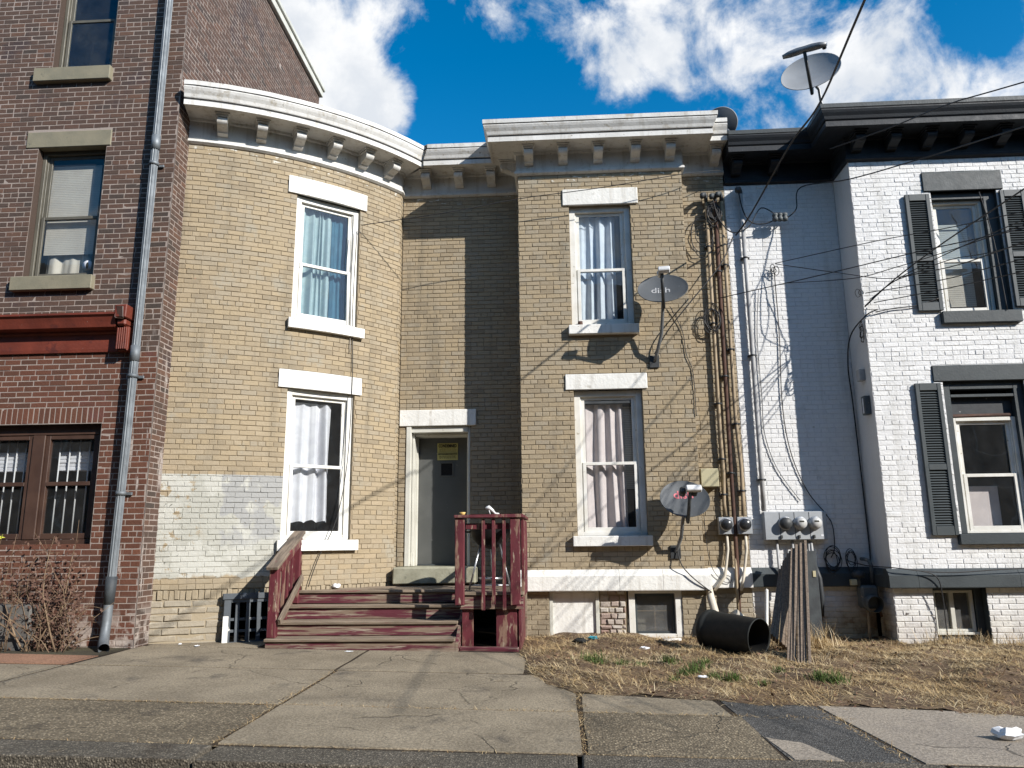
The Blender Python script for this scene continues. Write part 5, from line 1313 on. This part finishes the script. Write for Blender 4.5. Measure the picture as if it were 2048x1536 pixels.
conduit('tan painted conduit ending at the right of the two round meters', [(2.59, 11.06, 6.36), (2.58, 11.06, 4.4), (2.575, 11.06, 3.0), (2.605, 11.06, 2.3), (2.60, 11.06, 1.85), (2.585, 11.06, 1.60)], .025, 'conduit_tan', (5.3, 4.0, 2.9, 1.95))
conduit('pale grey conduit on the white wall above the three-meter panel', [(2.885, 11.055, 6.42), (2.885, 11.055, 4.6), (2.88, 11.055, 2.4), (2.875, 11.055, 1.66)], .032, 'conduit_grey', (5.4, 3.9, 2.1))
def meter(par, x, z, y, r, face, dark):
    b = MB(); T = Matrix.Translation((x, y, z)) @ Matrix.Rotation(math.pi/2, 4, 'X')
    b.lathe([(r*1.12, 0), (r*1.14, .02), (r*1.05, .03), (r*.98, .03)], 24, T); b.build('meter_ring', MAT['steel'], par)
    b = MB(); b.lathe([(r, .0), (r, .035), (r*.97, .075), (r*.9, .088), (0, .092)], 24, T); m = b.build('meter_glass', MAT[dark], par)
    if face:
        b = MB(); b.lathe([(r*.86, .094), (r*.85, .097), (0, .098)], 20, T); b.build('dial', MAT['meter_face'], par)
        b = MB(); b.box((-r*.4, r*.15, .0985), (r*.4, r*.42, .100), T); b.build('display', MAT['ink'], par)
for x, lab in ((2.335, 'small grey electric meter box, left of the pair on the tan wall'), (2.59, 'small grey electric meter box, right of the pair on the tan wall')):
    root = thing('electric_meter', lab, 'electric meter', (x, 11.1, 1.35), 'electric meters')
    b = MB(); b.cbox((x-.10, 11.02, 1.35), (x+.10, 11.115, 1.585), .006); b.build('box', MAT['meter_grey'], root)
    meter(root, x, 1.485, 11.02, .078, False, 'meter_dark')
    b = MB(); b.tube([(x+.01, 11.07, 1.35), (x+.01, 11.06, 1.15), (x-.03, 11.05, .92), (x-.07, 10.99, .78), (x-.22 if x < 2.4 else x-.12, 10.97, .60)], .02, 8); b.build('lower_pipe', MAT['pvc'], root)
root = thing('meter_panel', 'wide pale grey panel with three round electric meters on the white wall', 'electric meter', (3.27, 11.1, 1.26), 'electric meters')
b = MB(); b.cbox((2.85, 10.98, 1.265), (3.695, 11.11, 1.65), .008); pnl = b.build('cabinet', MAT['meter_grey'], root)
for x in (3.06, 3.26, 3.46): 
    b = MB(); b.box((x-.003, 10.977, 1.28), (x+.003, 10.9805, 1.64)); b.build('seam', MAT['dark_metal'], root)
meter(root, 3.13, 1.49, 10.98, .082, False, 'dark_metal'); meter(root, 3.33, 1.49, 10.98, .080, True, 'meter_grey'); meter(root, 3.53, 1.49, 10.98, .080, True, 'meter_grey')
for x in (3.05, 3.29, 3.49):
    b = MB(); b.cbox((x, 10.955, 1.285), (x+.03, 10.979, 1.33), .004); b.build('latch', MAT['dark_metal'], root)
b = MB(); b.box((3.60, 10.977, 1.31), (3.635, 10.979, 1.335)); b.build('label_plate', MAT['paper_white'], root)
for x, z in ((3.02, .55), (3.23, .75), (3.45, .60)):
    b = MB(); b.tube([(x, 11.06, 1.265), (x, 11.05, z)], .019, 8); b.build('drop_pipe', MAT['conduit_grey'], root)
b = MB(); b.cbox((2.02, 10.985, 2.005), (2.27, 11.11, 2.262), .008)
b.build('junction_box', MAT['box_beige'], None, label='plain beige junction box on the tan wall right of the square bay', cat='box')
# gas meter by the white bay
root = thing('gas_meter', 'dark grey gas meter with pipes in the corner of the white house', 'gas meter', (4.12, 10.95, .3))
b = MB(); b.cbox((4.01, 10.82, .36), (4.235, 11.02, .66), .03); b.lathe([(.10, 0), (.11, .02), (.11, .14), (.10, .16)], 20, Matrix.Translation((4.12, 10.83, .43)) @ Matrix.Rotation(math.pi/2, 4, 'X')); b.build('body', MAT['gas_grey'], root)
b = MB(); b.lathe([(0, .0), (.075, 0), (.085, .03), (.085, .06), (.05, .09), (0, .095)], 18, Matrix.Translation((4.03, 10.93, .76)) @ Matrix.Rotation(0, 4, 'X')); b.build('regulator', MAT['black_paint'], root)
b = MB(); b.tube([(4.20, 10.92, .64), (4.205, 10.92, .92), (4.19, 10.95, .98), (4.15, 11.0, 1.0), (4.14, 11.07, 1.0)], .025, 10); b.build('outlet_pipe', MAT['gas_grey'], root)
b = MB(); b.tube([(4.03, 10.93, .80), (4.03, 10.93, .64)], .022, 8); b.tube([(3.98, 10.95, .72), (3.93, 10.97, .68), (4.02, 10.93, .68)], .018, 8); b.build('inlet_pipe', MAT['gas_grey'], root)
b = MB(); b.tube([(4.11, 10.92, .37), (4.10, 10.92, .1), (4.10, 10.92, -.12)], .02, 8); b.build('riser_pipe', MAT['conduit_tan'], root)
b = MB(); b.tube([(4.24, 10.94, .60), (4.245, 10.93, .42), (4.27, 10.9, .25)], .017, 8); b.build('side_pipe', MAT['rust'], root)
b = MB(); b.cbox((3.90, 10.86, .66), (3.98, 10.92, .74), .006); b.build('tag', MAT['box_beige'], root)
# small network boxes on the white return wall
for y, z, h, lab, mt in ((10.74, 3.42, .16, 'small plain grey cable box on the white side wall, upper of two', 'conduit_grey'), (10.66, 2.93, .26, 'small dark cable box with pale stripe on the white side wall, lower of two', 'gas_grey')):
    b = MB(); b.cbox((4.22, y-.06, z), (4.298, y+.06, z+h), .006); o = b.build('cable_box', MAT[mt], None, label=lab, cat='cable box', group='cable boxes')
    if h > .2:
        b = MB(); b.cbox((4.214, y-.02, z+.02), (4.2195, y+.012, z+h-.03), .002); b.build('stripe', MAT['paper_white'], o)

# ============================================================ WIRES
def catenary(pts, n=6, sag=0):
    P = [Vector(p) for p in pts]; out = []
    for i in range(len(P)-1):
        p0 = P[max(0, i-1)]; p1 = P[i]; p2 = P[i+1]; p3 = P[min(len(P)-1, i+2)]
        for k in range(n):
            t = k/n
            out.append(.5*((2*p1)+(p2-p0)*t+(2*p0-5*p1+4*p2-p3)*t*t+(3*p1-p0-3*p2+p3)*t**3))
    out.append(P[-1]); return out
def wire(label, pts, r=.006, mat='wire', cat='cable', group='overhead service wires', ext=0, name='overhead_cable'):
    pts = [Vector(p) for p in pts]
    if ext: pts = [pts[0]+(pts[0]-pts[1]).normalized()*ext] + pts
    b = MB(); b.tube(catenary(pts), r, 6); return b.build(name, MAT[mat], None, label=label, cat=cat, group=group)
wire('thick black service cable dropping past the roof dish to the conduits', [(2.77, 6.0, 5.87), (3.12, 8.2, 6.19), (3.07, 9.2, 6.21), (2.88, 10.6, 5.88), (2.74, 10.95, 5.72)], .013, ext=6)
wire('black cable running from the conduits down across the upper dish', [(2.70, 10.95, 5.70), (2.45, 10.8, 5.21), (1.93, 10.72, 4.58), (1.62, 10.76, 4.2), (1.44, 10.84, 3.9)], .009, name='wall_cable')
wire('black wire crossing in front of the slate cornice at upper right', [(5.01, 7.5, 5.92), (4.78, 8.6, 6.34), (4.53, 9.6, 6.62), (3.95, 10.2, 6.66)], .008, ext=6)
wire('black wire reaching the insulator under the slate cornice', [(5.26, 8.0, 5.69), (4.93, 9.6, 6.17), (4.26, 10.4, 6.29), (3.74, 10.9, 6.43), (3.66, 10.95, 6.11), (3.52, 10.98, 5.98)], .009, ext=6)
wire('thin dark wire strung across the tan house between the upper windows', [(-2.86, 10.72, 5.98), (-1.5, 10.62, 6.10), (-.48, 10.62, 6.27), (.73, 10.62, 6.40), (1.95, 10.68, 6.60), (2.57, 10.9, 6.75)], .006, name='wall_cable')
wire('thin wire running from the coil to the white bay', [(3.3, 11.0, 5.27), (3.99, 10.45, 4.91), (4.64, 10.25, 4.74), (4.96, 9.4, 4.67), (5.07, 8.0, 4.36), (5.2, 5, 4.2)], .006)
wire('long wire passing the upper shutter to the rusty conduit', [(5.22, 8.2, 4.58), (4.63, 9.3, 4.77), (3.68, 10.3, 4.83), (2.45, 10.98, 4.76)], .007, ext=6)
wire('upper long wire from the wire coil across the white bay', [(5.25, 8.2, 4.78), (5.02, 9.4, 5.1), (4.42, 10.2, 5.26), (3.3, 11.0, 5.28)], .006, ext=6)
wire('doubled black wire rising steeply across the upper white window', [(4.91, 7.6, 4.8), (4.87, 9.4, 4.87), (4.63, 10.2, 4.71), (4.29, 10.44, 4.4)], .009, ext=6)
wire('thin wire ending at the upper eye bolt of the white corner', [(5.3, 8.4, 4.31), (5.02, 9.8, 4.54), (4.32, 10.44, 4.60)], .0065, ext=6)
wire('thin wire ending at the lower eye bolt of the white corner', [(5.28, 8.4, 4.16), (5.0, 9.8, 4.41), (4.42, 10.44, 4.46)], .0065, ext=6)
wire('thin wire crossing the middle of the upper white window', [(5.32, 8.2, 4.66), (5.0, 9.4, 4.80), (4.6, 10.2, 4.86), (4.2, 10.5, 4.84), (3.4, 10.95, 4.95)], .006, ext=6)
wire('thin wire running low across the upper white window to the bundle', [(5.30, 8.2, 4.46), (5.05, 9.4, 4.60), (4.66, 10.2, 4.70), (4.30, 10.44, 4.42)], .007, ext=6)
wire('wire rising from the bundle across the right upper shutter', [(5.20, 7.8, 4.62), (5.06, 9.2, 4.78), (4.70, 10.1, 4.72), (4.36, 10.42, 4.50)], .006, ext=6)
wire('black lead hanging down beside the right upper shutter', [(5.95, 10.3, 5.98), (6.10, 10.38, 5.3), (6.17, 10.42, 4.30)], .007, name='wall_cable')
wire('slack lead hanging from the upper left window to the steps', [(-2.93, 10.74, 5.9), (-2.95, 10.72, 4.6), (-2.92, 10.72, 3.6), (-2.95, 10.70, 2.4), (-3.05, 10.60, 1.6), (-3.22, 10.42, 1.1), (-3.32, 10.34, .72)], .006, name='wall_cable')
wire('white lead looped down the frame of the upper left window', [(-2.96, 10.70, 5.85), (-2.99, 10.69, 5.2), (-2.97, 10.69, 4.6), (-2.96, 10.69, 4.0)], .006, 'wire_light', name='wall_cable')
wire('black lead curving down the white wall into the meter panel', [(3.30, 11.09, 5.2), (3.30, 11.10, 4.2), (3.26, 11.1, 3.2), (3.32, 11.1, 2.5), (3.5, 11.1, 1.95), (3.72, 11.08, 1.62), (3.80, 11.08, 1.45), (3.80, 11.08, 1.15), (3.74, 11.08, 1.02)], .007, name='wall_cable')
wire('grey lead sweeping down the white wall above the meter panel', [(3.05, 11.09, 4.9), (2.98, 11.10, 4.2), (2.98, 11.1, 3.3), (2.98, 11.1, 2.75), (3.12, 11.1, 2.25), (3.4, 11.1, 1.80)], .007, 'mast_grey', name='wall_cable')
wire('black lead running down the inside corner of the white house', [(4.46, 10.44, 4.36), (4.30, 10.46, 4.28), (4.16, 10.7, 4.06), (4.20, 11.0, 3.7), (4.24, 11.07, 3.2), (4.26, 11.08, 2.2), (4.27, 11.08, 1.2), (4.25, 11.05, .95)], .010, name='wall_cable')
wire('bundled leads running under the upper white window', [(4.44, 10.46, 4.33), (4.7, 10.47, 4.38), (5.0, 10.47, 4.41), (5.30, 10.45, 4.50)], .008, name='wall_cable')
wire('sagging lead along the white bay below the lower window', [(3.95, 11.05, .98), (4.1, 10.8, .92), (4.30, 10.41, .90), (4.7, 10.38, .85), (5.1, 10.38, .84), (5.6, 10.38, .87), (6.4, 10.40, .90)], .007, name='wall_cable')
wire('lead dropping past the cellar window of the white house', [(4.30, 10.40, .90), (4.6, 10.38, .86), (4.80, 10.38, .78), (4.86, 10.42, .55), (4.88, 10.46, .2), (4.86, 10.4, .0)], .007, name='wall_cable')
wire('dark lead looping on the square bay beside the upper dish', [(1.70, 10.87, 4.62), (1.86, 10.88, 4.25), (1.90, 10.885, 3.9), (1.98, 10.885, 3.62), (1.99, 10.885, 3.0)], .006, name='wall_cable')
wire('dark lead hanging from the lower dish to the pipe', [(1.62, 10.86, 1.15), (1.66, 10.80, .95), (1.80, 10.79, .78), (2.0, 10.82, .62), (2.06, 10.9, .58)], .008, name='wall_cable')
wire('dark lead looping over the white ledge below the meters', [(2.05, 11.1, 1.9), (2.06, 11.09, 1.3), (2.10, 11.02, .92), (2.22, 11.02, .74), (2.33, 11.02, .70), (2.36, 11.02, .76), (2.28, 11.02, .79), (2.16, 11.02, .66)], .005, name='wall_cable')
# coils of spare wire
def coil(label, c, n, r, seed, axis='y', mat='wire', w=.005):
    rr = random.Random(seed); b = MB()
    for k in range(n):
        cx = c[0]+rr.uniform(-.03, .03); cz = c[2]+rr.uniform(-.04, .04); a = r*rr.uniform(.7, 1.1); e = rr.uniform(.8, 1.5); pts = []
        for i in range(20):
            th = 2*math.pi*i/20
            if axis == 'y': pts.append((cx+a*math.cos(th)*.7, c[1]+rr.uniform(-.01, .01), cz+a*e*math.sin(th)))
            else: pts.append((c[0]+rr.uniform(-.01, .01), c[1]+a*math.cos(th)*.7, cz+a*e*math.sin(th)))
        b.tube(pts, w, 5, closed=True)
    return b.build('wire_coil', MAT[mat], None, label=label, cat='wire coil', group='coils of spare wire')
coil('loops of black wire round the weatherheads beside the square bay', (2.47, 11.0, 6.10), 9, .12, 1, w=.008)
coil('loops of black wire hanging left of the rusty conduit', (2.27, 11.05, 5.75), 3, .26, 2, w=.006)
coil('coil of black wire tied to the conduits above the lower dish', (2.33, 11.02, 4.45), 6, .16, 3, w=.006)
coil('small wire coil hooked on the white wall', (3.30, 11.06, 5.22), 3, .06, 4, w=.006)
coil('wire coil hanging on the white corner below the shutter', (4.25, 10.52, 4.05), 4, .10, 5, 'x')
coil('wire loop at the upper eye bolt of the white corner', (4.27, 10.5, 4.60), 2, .05, 6, w=.005)
coil('tangle of black wire low on the shaded white wall', (3.76, 11.07, 1.0), 5, .14, 7, w=.006)
coil('tangle of black wire left of the gas meter', (4.02, 11.06, .98), 4, .10, 8, w=.005)
b = MB()
for dx in (0, .07, .14): b.lathe([(.02, 0), (.042, .01), (.046, .05), (.03, .07), (.046, .09), (.04, .12), (.02, .125)], 12, Matrix.Translation((3.34+dx, 10.95, 5.92)))
b.build('insulator', MAT['gas_grey'], None, label='dark glazed insulators hanging on the wire before the shaded white wall', cat='insulator')
wire('black drip lead from the insulator to the grey conduit', [(3.36, 10.95, 5.96), (3.2, 10.97, 5.90), (3.0, 10.97, 5.92), (2.89, 10.98, 6.1), (2.83, 10.95, 6.40)], .010, name='wall_cable')
wire('second drip lead from the insulator to the rusty conduit', [(3.38, 10.95, 6.0), (3.15, 10.97, 6.15), (2.95, 10.97, 5.86), (2.70, 10.98, 5.78), (2.52, 10.98, 6.0), (2.44, 10.95, 6.3)], .009, name='wall_cable')

# ============================================================ THINGS ON THE GRASS BED
# fallen barrel
root = thing('barrel', 'black plastic barrel lying on its side below the meters', 'barrel', (2.12, 9.85, 0))
ax = Vector((.66, -.75, -.06)).normalized(); c0 = Vector((1.76, 9.76, .225))
xx = ax.cross(Vector((0, 0, 1))).normalized(); yy = xx.cross(ax)
BM = Matrix((xx, yy, ax)).transposed().to_4x4(); BM.translation = c0
b = MB(); b.lathe([(0, 0), (.19, 0), (.225, .01), (.235, .035), (.235, .075), (.222, .085), (.220, .12), (.224, .135), (.212, .70), (.218, .705), (.218, .725), (.208, .727), (.204, .70)], 36, BM); b.build('body', MAT['barrel'], root)
b = MB(); b.lathe([(.204, .71), (.200, .40), (.205, .06), (0, .05)], 36, BM); b.f = [f for f in b.f]; b.build('lining', MAT['barrel_in'], root)
# stakes leaning against the wall
root = thing('wooden_stakes', 'bundle of weathered wooden slats leaning against the wall below the meter panel', 'slats', (2.75, 9.4, 0))
for k in range(13):
    t = k/12; top = Vector((2.92, 10.66, .88)).lerp(Vector((3.29, 10.70, 1.235)), t) + Vector((0, 0, random.uniform(-.03, .02)+.06*math.sin(math.pi*t)))
    if k < 6: foot = Vector((2.46, 9.56, .16)).lerp(Vector((2.60, 9.46, .03)), k/5)
    else: foot = Vector((2.45, 8.90, -.04)).lerp(Vector((2.60, 8.66, -.05)), (k-6)/6)
    foot.y += .012*(k % 3); p, q = foot, top; tt = (q-p); L = tt.length; tt.normalize(); sx = Vector((1, 0, 0)); sx = (sx-tt*sx.dot(tt)).normalized(); nn = sx.cross(tt)
    Mx = Matrix((sx, nn, tt)).transposed().to_4x4(); Mx.translation = p
    b = MB(); b.cbox((-.016, -.035, 0), (.016, .035, L), .003, Mx, .002); b.build('slat', MAT['stake_wood'], root)
root = thing('grey_post_board', 'dark grey board standing upright behind the wooden slats', 'board', (3.34, 10.75, 0))
b = MB(); b.cbox((3.27, 10.72, -.1), (3.43, 10.76, 1.12), .005); b.build('board', MAT['cast_dark'], root)
b = MB(); b.cbox((3.36, 10.71, .78), (3.40, 10.7195, .86), .003); b.build('hasp', MAT['box_beige'], root)
root = thing('wrapped_pipe', 'pipe wrapped in black insulation behind the wooden slats', 'pipe', (3.50, 10.98, 0))
b = MB(); b.tube([(3.48, 11.05, 1.24), (3.485, 11.04, 1.02), (3.49, 11.02, .92)], .02, 8); b.build('pipe', MAT['conduit_grey'], root)
b = MB(); b.tube([(3.49, 11.03, .95), (3.53, 11.0, .75), (3.54, 11.0, .50), (3.52, 11.0, .25)], [.028, .04, .038, .03], 10); b.build('insulation', MAT['black_paint'], root)
b = MB(); b.tube([(3.52, 11.0, .27), (3.49, 11.0, .18), (3.43, 11.0, .14), (3.42, 11.0, -.1)], .014, 8); b.build('tail', MAT['conduit_grey'], root)
b = MB(); b.tube([(2.03, 10.98, .66), (2.04, 10.90, .52), (2.09, 10.72, .18), (2.10, 10.68, .05)], .052, 14); b.build('vent_pipe', MAT['pvc'], None, label='cream plastic pipe slanting down behind the barrel from the white ledge', cat='pipe')
b = MB(); b.tube([(2.34, 10.92, .27), (2.36, 10.86, .30), (2.39, 10.80, .26), (2.45, 10.70, .08)], .062, 14); b.build('elbow_pipe', MAT['pvc'], None, label='short cream elbow pipe poking up behind the barrel', cat='pipe')
b = MB(); b.tube([(2.44, 11.05, 1.02), (2.42, 10.99, .7), (2.41, 10.98, .25)], .018, 8); b.build('drain_pipe', MAT['conduit_tan'], None, label='thin tan pipe crossing the white ledge below the meters', cat='pipe')
b = MB(); p, q = Vector((2.50, 9.95, .05)), Vector((2.74, 10.7, .62)); b.tube([p, q], .022, 4); b.build('scrap_lath', MAT['stone_white'], None, label='white scrap lath leaning left of the wooden slats', cat='scrap wood')
b = MB(); b.cbox((-.12, -.03, 0), (.12, .03, .03), .004, Matrix.Translation((1.42, 10.35, .02)) @ Matrix.Rotation(.3, 4, 'Z')); b.build('scrap_block', MAT['stone_white'], None, label='pale scrap of wood lying in the shade left of the barrel', cat='scrap wood')

# tufts of green grass
tufts = [(1180, 1330), (1240, 1325), (1340, 1320), (1365, 1340), (1395, 1335), (1418, 1350), (1455, 1352), (1630, 1355), (1655, 1357), (1330, 1355), (1520, 1362), (1280, 1330), (1425, 1318), (1560, 1340)]
TP = [(.34, 8.55), (.66, 8.62), (1.15, 8.60), (1.22, 8.10), (1.36, 8.22), (1.45, 7.85), (1.62, 7.78), (2.36, 7.65), (2.47, 7.60), (1.05, 7.72), (1.85, 7.52), (.85, 8.52), (1.52, 8.62), (2.12, 8.02)]
TS = [1.25, .8, .9, .9, 1.05, .7, .9, .8, 1.15, .6, .5, .6, .6, .6]
TL = ['large green grass tuft nearest the boarded basement opening', 'small green tuft right of the large one by the basement opening', 'green tuft in front of the cellar window', 'green tuft nearer the pavement below the cellar window',
      'bushy green tuft left of the barrel front', 'low green tuft between the bushy tufts and the pavement', 'green tuft directly below the barrel', 'green tuft just left of the round tuft below the slats', 'round green tuft below the wooden slats',
      'tiny green tuft near the pavement left of the others', 'tiny green tuft near the pavement in the middle of the bed', 'tiny green tuft between the basement openings', 'tiny green tuft in the shade by the barrel', 'tiny green tuft beneath the barrel mouth']
for i, ((x, y), s_) in enumerate(zip(TP, TS)):
    pl = lambda r, x=x, y=y, s_=s_: (x+r.normal(0, .055*s_), y+r.normal(0, .05*s_), bed_z(x, y)-.005)
    blades(int(150*s_), pl, .05*s_, .15*s_, (62, 16), .006, 50+i, MAT['green'], 'grass_tuft', label=TL[i], cat='grass tuft', group='green grass tufts', curl=.5)
def place_tall(r):
    x = 2.95+r.normal(0, .16); y = 9.75+r.normal(0, .18); return x, y, bed_z(x, y)
blades(500, place_tall, .14, .42, (50, 22), .005, 77, MAT['straw'], 'straw_clump', label='tall clump of dry straw right of the wooden slats', cat='dry grass', curl=.9)
def place_w(r):
    x = r.uniform(4.45, 6.4); y = 10.2+r.normal(0, .12); return x, y, bed_z(x, y)
blades(700, place_w, .08, .32, (48, 22), .004, 78, MAT['straw'], 'straw_fringe', label='fringe of dry straw along the foot of the white bay', cat='dry grass', curl=.8)
# litter
crumple('crumpled_paper', (3.03, 5.80, gz(3, 5.8)), (.10, .07, .085), 'paper_white', 3, 'crumpled white paper on the pale slab at the right', 'litter')
crumple('crumpled_paper', (1.33, 7.72, bed_z(1.33, 7.72)), (.05, .03, .03), 'paper_white', 5, 'white scrap on the grass bed below the barrel', 'litter')
crumple('plastic_scrap', (.42, 10.35, bed_z(.42, 10.35)), (.07, .05, .05), 'teal_bit', 6, 'turquoise plastic scrap below the boarded basement opening', 'litter')
crumple('crumpled_paper', (.98, 9.55, bed_z(.98, 9.55)), (.07, .04, .035), 'paper_white', 7, 'white scrap on the straw below the cellar window', 'litter')
crumple('crumpled_paper', (-3.02, 10.62, .68), (.06, .05, .07), 'paper_white', 8, 'crumpled dark-edged scrap at the back of the landing', 'litter')
crumple('crumpled_paper', (-4.35, 9.42, gz(-4.3, 9.4)), (.035, .025, .02), 'paper_white', 9, 'tiny white chip on the pavement by the round wall, right', 'litter')
crumple('crumpled_paper', (-4.62, 9.55, gz(-4.6, 9.5)), (.03, .02, .02), 'paper_white', 10, 'tiny white chip on the pavement by the round wall, left', 'litter')
crumple('crumpled_paper', (-2.45, 9.22, gz(-2.4, 9.2)), (.06, .02, .012), 'paper_white', 11, 'small white scrap on the pavement below the steps', 'litter')
crumple('dark_rag', (.25, 10.05, bed_z(.25, 10.05)), (.14, .06, .06), 'barrel', 12, 'dark rag on the soil below the boarded basement opening', 'litter')

# ============================================================ LEFT: PLANTER AND DRY SHRUB
b = MB(); b.cbox((-7.9, 8.86, .05), (-6.08, 9.12, .62), .02, None, .004); b.build('planter_trough', MAT['planter'], None, label='grey concrete planter trough below the shop window', cat='planter')
sr = thing('dry_shrub', 'leafless brown shrub with a few dead leaves before the shop window', 'shrub', (-6.35, 8.95, .1))
r = random.Random(21); stems = MB(); LV = []; LF = []; YV = MB()
for k in range(60):
    x = r.uniform(-7.4, -5.60); y = r.uniform(8.72, 9.05); p = Vector((x, y, .08)); d = Vector((r.gauss(0, .30), r.gauss(-.05, .18), 1)).normalized(); L = r.uniform(.5, 1.55) * (1 if x > -6.9 else .8); pts = [p]
    for i in range(6):
        d = (d+Vector((r.gauss(0, .18), r.gauss(0, .12), r.gauss(-.10, .12)))).normalized(); p = p+d*L/6; pts.append(p.copy())
        if p.y > 9.17: p.y = 9.15
    stems.tube(pts, [.012*q_ for q_ in (1, .9, .75, .6, .45, .3, .12)] if k % 3 == 0 else [.006, .005, .0045, .004, .003, .0025, .0015], 5)
    for q in range(r.randrange(2, 6)):
        i = r.randrange(2, 6); s0 = pts[i]; d2 = Vector((r.gauss(0, 1), r.gauss(-.2, .5), r.uniform(-.2, .9))).normalized(); tw = [s0, s0+d2*.10, s0+d2*.18+Vector((0, 0, r.uniform(-.06, .03)))]
        stems.tube(tw, [.003, .002, .001], 4)
        for j in range(r.randrange(0, 5)):
            c = s0+d2*r.uniform(.05, .2)+Vector((r.gauss(0, .02), r.gauss(0, .02), r.gauss(0, .02))); a = Vector((r.gauss(0, 1), r.gauss(0, 1), r.gauss(0, 1))).normalized(); bb = a.orthogonal().normalized(); s_ = r.uniform(.014, .034)
            o0 = len(LV); LV += [c-a*s_, c+bb*s_*.5+a*s_*.1, c+a*s_, c-bb*s_*.5]; LF.append((o0, o0+1, o0+2, o0+3))
for k in range(2600):
    x = r.gauss(-5.95, .32); z = abs(r.gauss(.45, .34)); y = r.uniform(8.84, 9.14)
    if x > -5.56 or z > 1.35: continue
    c = Vector((x, y, .05+z)); a = Vector((r.gauss(0, 1), r.gauss(0, 1), r.gauss(0, 1))).normalized(); bb = a.orthogonal().normalized(); s_ = r.uniform(.012, .032)
    o0 = len(LV); LV += [c-a*s_, c+bb*s_*.5+a*s_*.1, c+a*s_, c-bb*s_*.5]; LF.append((o0, o0+1, o0+2, o0+3))
stems.build('stems', MAT['shrub_stem'], sr)
lv = MB(); lv.add(LV, LF); lv.build('leaves', MAT['shrub_leaf'], sr)
for k in range(26):
    c = Vector((-6.62+r.gauss(0, .09), 8.74+r.gauss(0, .04), 1.40+r.gauss(0, .03))); a = Vector((r.gauss(0, 1), r.gauss(0, .4), r.gauss(0, .3))).normalized(); bb = a.orthogonal().normalized(); s_ = .05
    YV.add([c-a*s_, c+bb*s_*.35, c+a*s_, c-bb*s_*.35], [(0, 1, 2, 3)])
YV.build('yellow_leaves', MAT['shrub_yellow'], sr, label='last yellow-green leaves')
b = MB(); b.lathe([(.0, 0), (.20, 0), (.20, .03), (.10, .16), (0, .2)], 18, Matrix.Translation((-4.93, 9.75, 7.45)) @ Matrix.Rotation(R(20), 4, 'Y')); b.build('roof_vent', MAT['cast_dark'], None, label='dark vent hood peeking over the left end of the white cornice', cat='vent')

def place_joint(r):
    k = r.uniform()
    if k < .5: x = r.uniform(-5, 2.2); y = joint_y(x)+r.normal(0, .018)
    elif k < .66: x = .15+r.normal(0, .035); y = r.uniform(5.2, 7.1)
    elif k < .8: x = -2.25+r.normal(0, .02); y = r.uniform(5.2, 8.0)
    elif k < .9: x = r.uniform(-4, 2.4); y = kerb_y(x)+r.normal(0, .02)
    else: x = 2.12+r.normal(0, .03)-(0); y = r.uniform(5.2, 6.7); x -= .05*(y-5.2)
    if math.sin(x*5.3+y*3.1)+math.sin(x*2.1-y*4.7) < r.uniform(-1.2, .6): y += 0; 
    return x, y, gz(x, y)-.004
blades(2600, place_joint, .015, .07, (10, 14), .004, 91, MAT['straw'], 'joint_weeds', tone=(0, .7), label='dead weeds and straw caught in the pavement joints', cat='dry grass', kind='stuff')

# ============================================================ ACROSS THE STREET (unseen houses added to cut sky light and darken reflections)
def added_blocker_house(x0, x1, h, mat, label, nwin):
    root = thing('added_blocker_house', label, 'house', ((x0+x1)/2, -9.5, 0), 'unseen houses added to cut sky light')
    b = MB(); b.cbox((x0, -18, -.6), (x1, -7.5, h), .02); b.build('wall', MAT[mat], root)
    b = MB(); b.cbox((x0-.05, -7.5, h-.7), (x1+.05, -7.0, h+.1), .05); b.build('cornice', MAT['slate_paint'], root)
    for k in range(nwin):
        xc = x0+(k+.5)*(x1-x0)/nwin
        for z in (1.2, 4.3, 7.4):
            if z+2 > h-.6: continue
            q = frame_mb(xc-.5, xc+.5, z, z+1.9, .09, .09, .09, .09, -.06, .04, Matrix.Translation((0, -7.46, 0)))
            wo_ = q.build('window', MAT['white_frame'], root)
            q = MB(); q.box((xc-.42, -7.495, z+.08), (xc+.42, -7.485, z+1.82)); q.build('pane', MAT['meter_dark'], wo_)
added_blocker_house(-19, -9.6, 11.4, 'red_brick', 'unseen dark brick house added across the street to cut sky light, facing the red building', 4)
added_blocker_house(-9.55, -1.4, 11.9, 'rust', 'unseen brown house added across the street to cut sky light, facing the tan house', 4)
added_blocker_house(-1.35, 7.2, 11.2, 'red_brick', 'unseen dark brick house added across the street to cut sky light, facing the square bay', 4)
added_blocker_house(-44, -30, 10.6, 'plaster', 'unseen grey house added far left across the street to cut sky light', 5)
added_blocker_house(-29.95, -19.05, 11.5, 'rust', 'unseen brown house added left across the street to cut sky light', 4)
added_blocker_house(17.05, 28, 11.6, 'rust', 'unseen brown house added right across the street to cut sky light', 4)
added_blocker_house(28.05, 42, 11.0, 'red_brick', 'unseen dark brick house added far right across the street to cut sky light', 5)
added_blocker_house(7.25, 17, 11.0, 'plaster', 'unseen grey house added across the street to cut sky light, facing the white house', 4)
